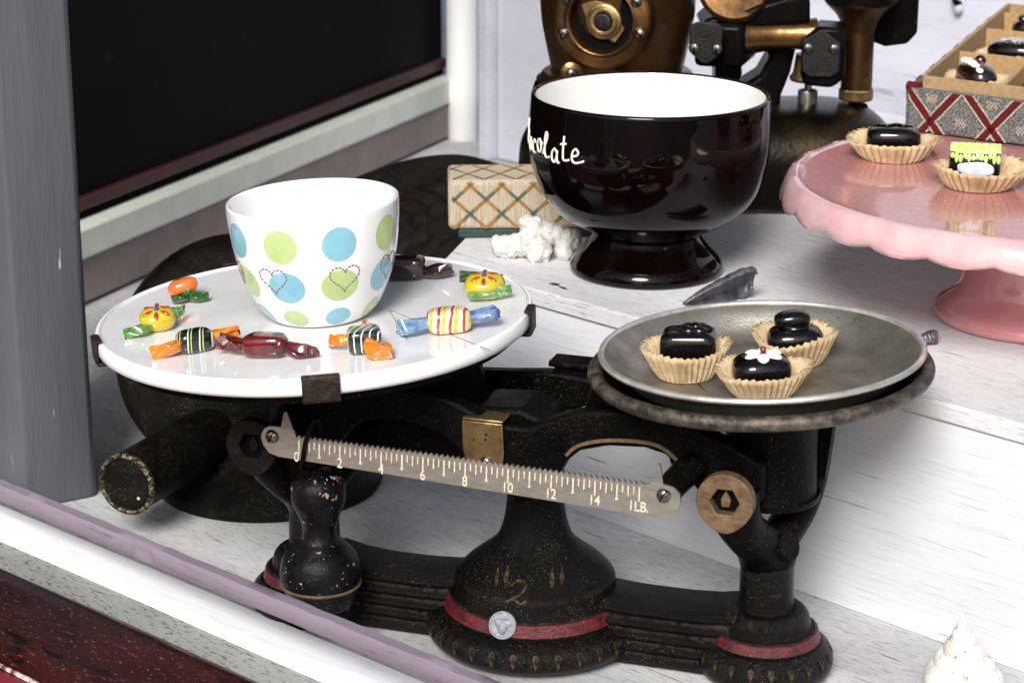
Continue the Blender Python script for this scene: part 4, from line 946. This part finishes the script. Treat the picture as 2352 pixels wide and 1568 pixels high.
for k_ in range(-1, 5):
    for cx, dz in ((.0375+PITCHD*k_, .0090), (.0165+PITCHD*k_, .0225)):
        for j in range(-3, 4):
            for e_ in (-1, 1):
                x = cx+j*.0011; z = dz+e_*.0013+(.0009 if (j*e_) % 2 else -.0006)
                if .003 < x < BW-.003: mb.box((x, -.0030, z), (.0008, .0006, .0016), None)
mb.build("woven_motif", TAPW, box)
# chocolates in the box
def inbox(x, d, z=.0045): return Fm @ T(*bp_(x, d, z))
paper_cup(inbox(.036, .060) @ T(0, 0, .008), .022, .015, .0155, "paper cup inside the tapestry box around the white-braided chocolate", 6, n=30)
ch = thing("glass_chocolate", "dark chocolate with a white braided ridge, front corner of the tapestry box", "chocolate", inbox(.034, .058, .0165) @ RZ(-40) @ S(1.2, 1.2, 1.2), GC)
mb = MB(); mb.ball((0, 0, .0085), (.0150, .0095, .0095), None, 28, 18, ex=.8); mb.build("block", CHOCB, ch, smooth=80)
mb = MB()
for k_ in range(5): mb.ball((-.0085+.0042*k_, -.0028, .0176-.00035*(k_-1)**2), (.0042, .0028, .0022), T(0, 0, 0), 14, 9)
mb.build("white_braid", ICING, ch, smooth=80)
mb = MB(); mb.tube(spline([(-.011, .0010, .0160), (-.003, .0014, .0186), (.006, .0012, .0172), (.012, .0008, .0130)]), .0007, 8); mb.build("red_line", REDG, ch)
mb = MB(); mb.ball((-.004, .004, .018), .0032); mb.build("knob", CHOCB, ch)
paper_cup(inbox(.036, .165) @ T(0, 0, .007), .022, .015, .0150, "paper cup inside the tapestry box around the crystal-topped chocolate", 7, n=30)
ch = thing("glass_chocolate", "dark oval chocolate crusted with clear crystals, in the tapestry box", "chocolate", inbox(.042, .160, .0200) @ RZ(10), GC)
mb = MB(); mb.ball((0, 0, .0085), (.0190, .0115, .0085), None, 28, 18, ex=.85); mb.build("block", CHOC, ch, smooth=80)
mb = MB(); rnd = random.Random(5)
for k_ in range(130):
    a, q_ = rnd.random()*6.283, rnd.random()**.5; x, y = .0165*q_*cos(a), .0095*q_*sin(a); z = .0178-.0052*q_*q_
    mb.box((0, 0, 0), (.0016, .0013, .0013), T(x, y, z) @ RZ(rnd.random()*360) @ RX(rnd.random()*360))
g_ = mb.build("sugar_crystals", CRYST, ch, smooth=0); g_['kind'] = 'stuff'
ch = thing("glass_chocolate", "dark chocolate with thin drizzled lines, right compartment of the tapestry box", "chocolate", inbox(.086, .060, .0170) @ RZ(15), GC)
mb = MB(); mb.ball((0, 0, .0085), (.0180, .0120, .0090), None, 28, 18, ex=.7); mb.build("block", CHOC, ch, smooth=80)
mb = MB()
for k_ in range(5): mb.tube(spline([(-.013, -.008+.004*k_, .0150), (-.004, -.007+.004*k_, .0180), (.005, -.0085+.004*k_, .0178), (.013, -.007+.004*k_, .0150)], 4), .0005, 6)
mb.build("drizzle", ICING, ch, smooth=80)
ch = thing("glass_chocolate", "dark ridged chocolate in the rear compartment of the tapestry box", "chocolate", inbox(.040, .255, .0200) @ RZ(25), GC)
mb = MB(); mb.ball((0, 0, .0085), (.0160, .0130, .0095), None, 28, 18, ex=.7)
for k_ in range(7): mb.ball((.009*cos(k_*.9), .007*sin(k_*.9), .0168), (.0042, .0036, .0030), None, 12, 8)
mb.build("block", CHOCB, ch, smooth=80)

# ================================================================== BOOK, FABRIC BOX, CORAL, SHELLS
gb = onz(1052, 548, SH)
mb = MB(); mb.box((.055, .034, .0032), (.110, .068, .0064)); book = mb.build("green_book", DKGREEN, bevel=.0012); book.matrix_world = T(*gb) @ RZ(2)
tag(book, "thin dark green cloth book lying under the beige patterned box", "book")
fb0 = ony(1030, 527, gb.y-.0015); fb0.z = SH+.0066
FBM = T(*fb0) @ RZ(2)
fbx = thing("fabric_box", "beige linen covered box with ochre and green diamond stitching", "box", FBM)
mb = MB(); mb.box((.056, .0255, .0170), (.112, .051, .0340)); mb.build("linen_cover", LINEN, fbx, bevel=.0032, bseg=3)
k1, k2 = MB(), MB(); Hh = .034
def stitch(x0, dirn, front=True):
    n_ = 15; seq = []
    for i in range(n_):
        t0, t1 = i/n_, (i+1)/n_
        for (t_a, t_b) in ((t0, t1),):
            xa, xb = x0+dirn*.034*t_a, x0+dirn*.034*t_b; za, zb = .0012+(.0328-.0012)*t_a, .0012+(.0328-.0012)*t_b
            if xa < .0012 or xb < .0012 or xa > .111 or xb > .111: continue
            m_ = k1 if (i//3) % 2 == 0 else k2
            c_ = Vector(((xa+xb)/2, -.0004, (za+zb)/2)); m_.box((0, 0, 0), (.0030, .0010, .0019), T(*c_) @ RY(-math.degrees(math.atan2(zb-za, xb-xa))))
for k_ in range(-2, 6): stitch(.004+.0215*k_, 1); stitch(.004+.0215*k_, -1)
def stitch_top(x0, dirn):
    for i in range(12):
        t_ = (i+.5)/12; x = x0+dirn*.030*t_; y = .003+.045*t_
        if .002 < x < .110: (k1 if (i//3) % 2 else k2).box((0, 0, 0), (.0032, .0017, .0008), T(x, y, .0341) @ RZ(math.degrees(math.atan2(.045, dirn*.030))))
for k_ in range(-2, 6): stitch_top(.003+.0215*k_, 1); stitch_top(.003+.0215*k_, -1)
k1.build("ochre_stitching", STITCH1, fbx); k2.build("green_stitching", STITCH2, fbx)

cc = onz(1232, 592, SH)
mb = MB(); rnd = random.Random(3)
for x, y, z, r_ in ((-.022, .004, .007, .0078), (-.012, .002, .0085, .0080), (-.003, -.001, .0115, .0098), (-.002, .003, .0195, .0085), (.007, .004, .0150, .0090), (.014, .004, .0150, .0075), (.021, .003, .0115, .0085), (.002, -.007, .0075, .0085), (.018, -.002, .0065, .0070), (-.026, .003, .0095, .0050), (-.006, .004, .0225, .0062), (.0245, .004, .0140, .0052), (.001, -.009, .0050, .0066), (.0185, -.005, .0050, .0056), (-.017, -.002, .0050, .0055)):
    mb.ball((x, y, z), r_, None, 18, 12, wob=.22, wf=160)
cor = mb.build("coral_piece", CORAL, None, smooth=0)
rm = cor.modifiers.new("remesh", 'REMESH'); rm.mode = 'VOXEL'; rm.voxel_size = .0009; rm.use_smooth_shade = True
sm_ = cor.modifiers.new("smooth", 'SMOOTH'); sm_.iterations = 3
tx = bpy.data.textures.new("coral_relief", 'CLOUDS'); tx.noise_scale = .0028; tx.noise_depth = 4
dm = cor.modifiers.new("displace", 'DISPLACE'); dm.texture = tx; dm.strength = .0030; dm.mid_level = .5
cor.matrix_world = T(cc.x, cc.y, cc.z-.0004)
tag(cor, "knobbly piece of white coral beside the foot of the brown bowl", "coral")

def valve(name, label, p, L, Wd, Ht, yaw, tilt, group=None):
    mb = MB(); vs = []; fs = []; nu, nv = 30, 20
    for i in range(nu+1):
        t_ = i/nu
        for j in range(nv+1):
            s_ = -1+2*j/nv; w = Wd*(t_**.75)*(1-.18*t_)*(1 if t_ < .8 else math.sqrt(max(0, 1-((t_-.8)/.2)**2*.75)))
            x = L*t_-.18*L*s_*s_*t_*(t_ > .5)*(t_-.5); z = Ht*(1-s_*s_)**.6*sin(pi*min(1, t_*.62+.05))+.0005*sin(t_*42)*t_+.0006*mnoise.noise(Vector((t_*6, s_*5, 1)))
            vs.append((x, w*s_, z))
    for i in range(nu):
        for j in range(nv): a = i*(nv+1)+j; fs.append((a, a+nv+1, a+nv+2, a+1))
    mb.add(vs, fs); o = mb.build(name, MUSSEL, None, smooth=60, solid=.0012); o.matrix_world = T(*p) @ RZ(yaw) @ RX(tilt[0]) @ RY(tilt[1]); tag(o, label, "shell", group); return o
p = onz(1572, 716, SH); valve("mussel_shell", "dark blue grey mussel shell lying behind the tin pan, in front of the brown bowl", (p.x, p.y, p.z+.0045), .055, .0175, .0085, 10, (-56, -18))
p = onz(2100, 800, SH); valve("shell_fragment", "small dark reddish shell tip peeping out at the right of the tin pan", (p.x, p.y+.004, p.z+.001), .016, .006, .005, 25, (10, -8))

p = onz(2205, 1622, 0)
mb = MB(); vs = []; fs = []; nt_, ns_ = 260, 14; turns = 5.2
for i in range(nt_+1):
    t_ = i/nt_; a = t_*turns*2*pi; k_ = (t_**1.25); rr = .0255*k_; z0 = .043*(1-t_**1.05); tr_ = .0020+.0095*k_
    for j in range(ns_):
        b = 2*pi*j/ns_; kn = 1+.14*k_*max(0, cos(a*7/turns*2.6))*max(0, cos(b-.6))
        r_ = max(0, rr-tr_*.6)+tr_*cos(b)*kn; vs.append((r_*cos(a), r_*sin(a), z0+tr_*sin(b)*.95*kn))
for i in range(nt_):
    for j in range(ns_): q_ = (j+1) % ns_; fs.append((i*ns_+j, i*ns_+q_, (i+1)*ns_+q_, (i+1)*ns_+j))
mb.add(vs, fs); mb.lathe([(.0, .045), (.0045, .036), (.016, .014), (.018, .0), (0, -.002)], 24)
sh = mb.build("sea_shell", CONCH, None, smooth=60); sh.matrix_world = T(p.x, p.y, .0110) @ RY(-3) @ RX(4) @ S(.78, .78, 1.0)
tag(sh, "cream white spiral sea shell standing on the floor, bottom right corner", "shell")

# ================================================================== DARK THINGS ON THE LEFT
dn = Vector((-.433, -.252, .865)); dp = ony(800, 618, 1.665)
Dm = frame(dp, Vector((.865, .5, .578)) - dn*Vector((.865, .5, .578)).dot(dn), dn)
prof = [(0, .014)]
for k_ in range(9):
    r0, r1 = .014*k_+.006, .014*k_+.017; z = .016-.0012*k_
    prof += [(r0, z), (r1-.003, z-.001), (r1, z-.0045), (r1+.002, z-.004)]
prof += [(.1385, .002), (.1400, -.004), (.137, -.012), (0, -.014)]
mb = MB(); mb.lathe(smoothprof(prof, 2), 96); dw = mb.build("turned_disc", DKWOOD, None, smooth=50); dw.matrix_world = Dm
tag(dw, "big dark turned wooden disc with ring grooves leaning behind the white cup", "wooden disc")

mc = thing("iron_machine", "black speckled cast machine with round base, drum and thick handle, under the marble slab", "machine", T(-.160, 1.405, 0))
mb = MB(); mb.lathe(smoothprof([(0, 0), (.066, 0), (.073, .001), (.0745, .004), (.072, .008), (.058, .017), (.042, .030), (.033, .044), (.030, .056), (0, .056)], 3), 64); mb.build("round_base", SPECK, mc, smooth=60)
mb = MB(); mb.lathe(smoothprof([(0, -.040), (.060, -.040), (.072, -.038), (.078, -.030), (.080, -.01), (.078, .02), (.072, .034), (.055, .040), (0, .040)], 3), 64, T(-.020, .022, .080) @ RX(80)); mb.build("drum", SPECK, mc, smooth=60)
ca = Vector((-.2345, 1.298, .0400))-Vector((-.160, 1.405, 0)); cb = Vector((-.160, 1.462, .0395))-Vector((-.160, 1.405, 0))
ax = (ca-cb).normalized(); Cm = frame(cb, ax.cross(Vector((0, 0, 1))), ax); Lc = (ca-cb).length
mb = MB(); mb.lathe([(0, -.01), (.0190, -.01), (.0190, Lc-.004), (.0196, Lc-.002), (.0196, Lc+.001), (.0185, Lc+.0024), (.0170, Lc+.0024), (.0165, Lc+.0008), (.0158, Lc+.0008), (.0154, Lc+.0014), (0, Lc+.0014)], 56)
hb = mb.build("handle", SPECK, mc, loc=Cm, smooth=40)
mb = MB(); mb.lathe(smoothprof([(.0196, Lc-.0005), (.0199, Lc+.0012), (.0188, Lc+.0028), (.0170, Lc+.0027), (.0164, Lc+.0010)], 3), 56); mb.build("worn_rim", RIMW, hb, smooth=60)
mb = MB(); mb.lathe([(.0012, Lc+.0015), (.0020, Lc+.0022), (.0026, Lc+.0015)], 20); mb.build("end_screw", SPECK, hb)
mb = MB(); mb.box((-.0085, .0078, Lc+.0016), (.0018, .0016, .0003)); mb.build("stamped_mark", INK, hb)

# ================================================================== THE BRASS MACHINE AT THE BACK
Y0 = 1.630
def mm(x, y, dy=0): p = ony(x, y, Y0+dy); return Vector((p.x, p.y, p.z))
K = (Vector(mm(1277, 100))-Vector(mm(1177, 100))).length/100          # metres per photo pixel at the machine
mach = thing("brass_machine", "antique brass and black iron machine with round bolted port, behind the brown bowl", "machine", T(0, 0, 0))
def zt(y): return mm(1500, y).z
base_l, base_r = mm(1186, 300).x, mm(2066, 300).x; zb, ztp = SH, zt(232)
mb = MB(); n_ = 10; sec = []
prof = smoothprof([(.0, .0), (.056, .0), (.060, .004), (.060, .030), (.056, .044), (.046, .056), (.030, .064), (0, .066)], 3)
cx0, cx1 = base_l+.062, base_r-.062; vs = []; seg = 64
for r_, z in prof:
    for i in range(seg):
        a = 2*pi*i/seg; x = (cx1 if cos(a) >= 0 else cx0)+r_*cos(a); vs.append((x, Y0+r_*sin(a), SH+z*(ztp-SH)/.066))
fs = [((k_*seg+i), (k_*seg+(i+1) % seg), ((k_+1)*seg+(i+1) % seg), ((k_+1)*seg+i)) for k_ in range(len(prof)-1) for i in range(seg)]
fs.append(tuple(range((len(prof)-1)*seg, len(prof)*seg)))
mb.add(vs, fs); mb.build("machine_base", BASEBR, mach, smooth=60)
# housing
hc = mm(1418, 100); hz0 = zt(182)
hp = smoothprof([(0, 0), (.0545, 0), (.0552, .003), (.0535, .0062), (.0475, .0072), (.0485, .012), (.0510, .024), (.0545, .042), (.0560, .062), (.0560, .085), (.051, .105), (.036, .120), (0, .126)], 4)
mb = MB(); mb.lathe(hp, 72, T(hc.x, Y0, hz0)); hs = mb.build("housing", BRONZE, mach, smooth=60)
mb = MB(); mb.lathe(smoothprof([(0, SH), (.064, SH), (.066, SH+.02), (.062, hz0-.01), (.056, hz0)], 3), 48, T(hc.x, Y0, 0)); mb.build("housing_foot", BLKCAST, mach, smooth=60)
# port ring, facing a little left
pc = mm(1384, 44); pn = Vector((-.30, -.95, .02)).normalized(); pc = ony(1384, 46, Y0-.056)
Pm = frame(pc, Vector((0, 0, 1)).cross(pn), pn)
mb = MB(); mb.lathe(smoothprof([(.0345, -.014), (.0348, .000), (.0330, .0035), (.0265, .0045), (.0240, .0060), (.0228, .0048), (.0222, .001), (.0222, -.012)], 3), 64); ring = mb.build("port_ring", BRONZEL, mach, loc=Pm, smooth=50)
mb = MB(); mb.lathe([(0, -.0035), (.0226, -.0035)], 48); mb.build("port_well", DARKG, ring)
mb = MB(); mb.lathe([(.0125, -.006), (.0128, -.002), (.0100, -.001), (.0095, .0), (.0068, .0), (.0062, -.002), (0, -.002)], 40, T(.001, -.001, .003)); mb.prism([(-.016, .010), (-.006, .013), (.006, .011), (.016, -.006), (.009, -.016), (.002, -.0125), (-.009, -.008)], -.003, -.0005); mb.build("valve_piece", BRASS, ring, bevel=.0006)
mb = MB(); mb.lathe([(.0062, -.0018), (.0058, .0004), (.0038, .0008), (.0035, -.0004), (.0016, -.0004), (.0013, .0008), (0, .001)], 32, T(.001, -.001, .003)); mb.build("valve_button", PLATEM, ring)
for a in (200, 345, 262, 90, 30, 150):
    if a == 262: continue
    q_ = Vector((.0288*cos(R(a)), .0288*sin(R(a)), .0045))
    mb = MB(); mb.ball((0, 0, 0), (.0042, .0042, .0026), T(*q_), 18, 10); s_ = mb.build("screw", SCREW, ring)
    mb = MB(); mb.box((0, 0, .0022), (.0008, .0072, .0010), T(*q_) @ RZ(a*1.7)); mb.build("slot", DARKG, s_)
q_ = ony(1312, 166, Y0-.052)
mb = MB(); mb.lathe([(0, 0), (.0075, 0), (.0075, .003), (.005, .0045), (0, .0045)], 24, T(*q_) @ RX(90)); lg = mb.build("lug", BRONZEL, mach)
mb = MB(); mb.ball((0, -.0048, 0), (.0036, .0022, .0036), T(*q_), 16, 10); mb.build("screw", SCREW, lg)
# frame casting with arched legs
def P(x, y): return ((mm(x, y)).x, zt(y))
def plate(name, pts, y0, y1, m, bev=.003, parent=None):
    mb = MB(); mb.prism([P(*p_) for p_ in pts], -(Y0+y1), -(Y0+y0), XZ); return mb.build(name, m, parent or mach, bevel=bev, smooth=40)
leg = [(1690, -60), (1838, -60), (1832, 40), (1826, 100), (1812, 160), (1790, 215), (1788, 245), (1640, 245), (1668, 210), (1705, 188), (1742, 165), (1762, 130), (1765, 112), (1712, 122), (1700, 135), (1702, 165), (1690, 190), (1640, 200), (1640, 120), (1690, 90)]
plate("frame_casting", leg, -.012, .022, BLKCAST, .004)
# square block with its name plate
bk = MB(); bk.box((0, 0, 0), (K*112, .052, K*100)); b1 = bk.build("clamp_block", BLKCAST, mach, bevel=.004, loc=T(*(mm(1668, 92, -.012))) @ RZ(-18))
def nameplate(x, y, w, h, dy, rz, par, smile):
    m = MB(); m.prism([(-w/2, h*.40), (-w*.30, h*.5), (w*.30, h*.5), (w/2, h*.40), (w/2, -h*.22), (w*.10, -h*.5), (-w*.10, -h*.5), (-w/2, -h*.22)] if smile else [(-w/2, h*.25), (0, h*.5), (w/2, h*.22), (w/2, -h*.38), (w*.3, -h*.5), (-w*.3, -h*.5), (-w/2, -h*.38)], 0, .0030, XZ)
    o = m.build("name_plate", PLATEM, mach, bevel=.0009, loc=T(*mm(x, y, dy)) @ RZ(rz))
    for sx in (-1, 1):
        m = MB(); z_ = -h*.13 if smile else h*.10
        m.ball((sx*w*.34, -.0034, z_), (.0040, .0022, .0040), None, 16, 10); s_ = m.build("screw", SCREW, o)
        m = MB(); m.box((sx*w*.34, -.0054, z_), (.0007, .0010, .0066), RY(0)); m.build("slot", DARKG, s_)
    m = MB()
    for k_ in range(9): m.box((-w*.30+w*.075*k_, -.0032, (h*.30 if smile else -h*.30)), (w*.045, .0008, h*.10))
    m.tube(spline([(-w*.3, -.0030, (.20*h if smile else -.22*h)), (0, -.0034, (.17*h if smile else -.25*h)), (w*.3, -.0030, (.20*h if smile else -.22*h))]), .0005, 6)
    if not smile: m.prism([(-w*.10, h*.20), (w*.03, h*.24), (w*.14, -h*.10), (w*.0, -h*.12)], .003, .0040, XZ)
    else: m.tube(spline([(-w*.22, -.0032, -h*.26), (0, -.0034, -h*.38), (w*.22, -.0032, -h*.26)]), .0006, 6)
    m.build("relief", PLATEM, o)
nameplate(1622, 98, K*74, K*92, -.046, -12, b1, True)
bk = MB(); bk.prism([(-.0145, .013), (-.002, .022), (.016, .021), (.017, -.014), (.008, -.0215), (-.012, -.020), (-.0145, -.012)], -.010, .024, XZ)
b2 = bk.build("bar_head", BLKCAST, mach, bevel=.003, loc=T(*mm(1888, 120, -.018)) @ RZ(-8))
nameplate(1886, 121, K*84, K*108, -.0430, -8, b2, False)
mb = MB(); a_, b_ = mm(1690, 82, -.022), mm(1875, 80, -.022); mb.tube([a_, a_.lerp(b_, .3), a_.lerp(b_, .7), b_], [.0130, .0105, .0100, .0120], 24); mb.build("cross_bar", BRONZEL, mach, smooth=60)
# top dial
q_ = mm(1686, -28, -.022); mb = MB(); mb.lathe([(0, -.004), (.0235, -.004), (.0255, -.002), (.0262, .001), (.0248, .003), (.0232, .0016), (.0225, -.001), (0, -.001)], 48, T(*q_) @ RX(62)); mb.build("dial_ring", BRONZE, mach)
plate("dial_arm", [(1600, 45), (1618, 28), (1700, 8), (1790, -20), (1850, -20), (1850, 40), (1760, 46), (1700, 50)], -.030, .02, BLKCAST, .004)
# tube with funnel top, knurled collar and screw
tc_ = mm(1969, 150); z_ = lambda y: zt(y)
mb = MB(); mb.lathe(smoothprof([(0, z_(205)), (K*35, z_(205)), (K*36, z_(198)), (K*36, z_(90)), (K*38, z_(66)), (K*52, z_(35)), (K*74, z_(12)), (K*80, z_(0)), (K*80, z_(-60)), (0, z_(-60))], 3), 40, T(tc_.x, Y0, 0)); mb.build("vertical_tube", BRONZE, mach, smooth=60)
mb = MB(); mb.lathe([(K*81, z_(2)), (K*85, z_(0)), (K*85, z_(-60)), (0, z_(-60))], 40, T(tc_.x, Y0, 0)); mb.build("tube_cap", BLKCAST, mach)
def kn(r, z, a, k): return (r*(1+(.022*(1 if int(a/(2*pi)*72) % 2 else -1) if 0 < k < 6 else 0)), z)
mb = MB(); mb.lathe([(K*30, z_(230)), (K*36, z_(229)), (K*39, z_(225)), (K*39, z_(218)), (K*39, z_(211)), (K*39, z_(206)), (K*37, z_(203)), (K*33, z_(202))], 144, T(tc_.x, Y0, 0), mod=kn); mb.build("knurled_collar", BRASS, mach, smooth=20)
mb = MB(); pr_ = []
for i in range(14): y = 262-i*2.6; pr_ += [(K*15, z_(y)), (K*17.5, z_(y-1.3))]
mb.lathe(pr_, 24, T(tc_.x, Y0, 0)); mb.build("adjusting_screw", BRONZE, mach, smooth=20)
mb = MB(); mb.lathe([(0, z_(239)), (K*26, z_(239)), (K*30, z_(245))], 32, T(tc_.x, Y0, 0)); mb.build("screw_seat", DARKG, mach)
# bell cap on its plunger
pc_ = mm(1858, 150, -.006)
mb = MB(); mb.lathe(smoothprof([(0, z_(120)), (K*28, z_(120)), (K*31, z_(126)), (K*34, z_(150)), (K*37, z_(164)), (K*43, z_(172)), (K*43, z_(178)), (K*38, z_(182)), (K*30, z_(178)), (0, z_(176))], 3), 40, T(pc_.x, pc_.y, 0)); mb.build("bell_cap", BRASS, mach, smooth=60)
mb = MB(); mb.lathe([(0, z_(250)), (K*30, z_(250)), (K*29, z_(246)), (K*23, z_(242)), (K*23, z_(205)), (K*22, z_(203)), (K*19, z_(204)), (K*17, z_(210)), (K*8.5, z_(211)), (K*8.5, z_(170)), (0, z_(170))], 32, T(pc_.x, pc_.y, 0)); mb.build("plunger", NICKEL, mach, smooth=40)
# black block behind at the right
bk = MB(); bk.prism([(-.020, .040), (.012, .040), (.019, .030), (.019, .006), (.012, -.002), (-.004, -.004), (-.020, .002)], -.014, .014, XZ)
bk.build("rear_block", BLKCAST, mach, bevel=.002, loc=T(*mm(2040, 88, .03)))
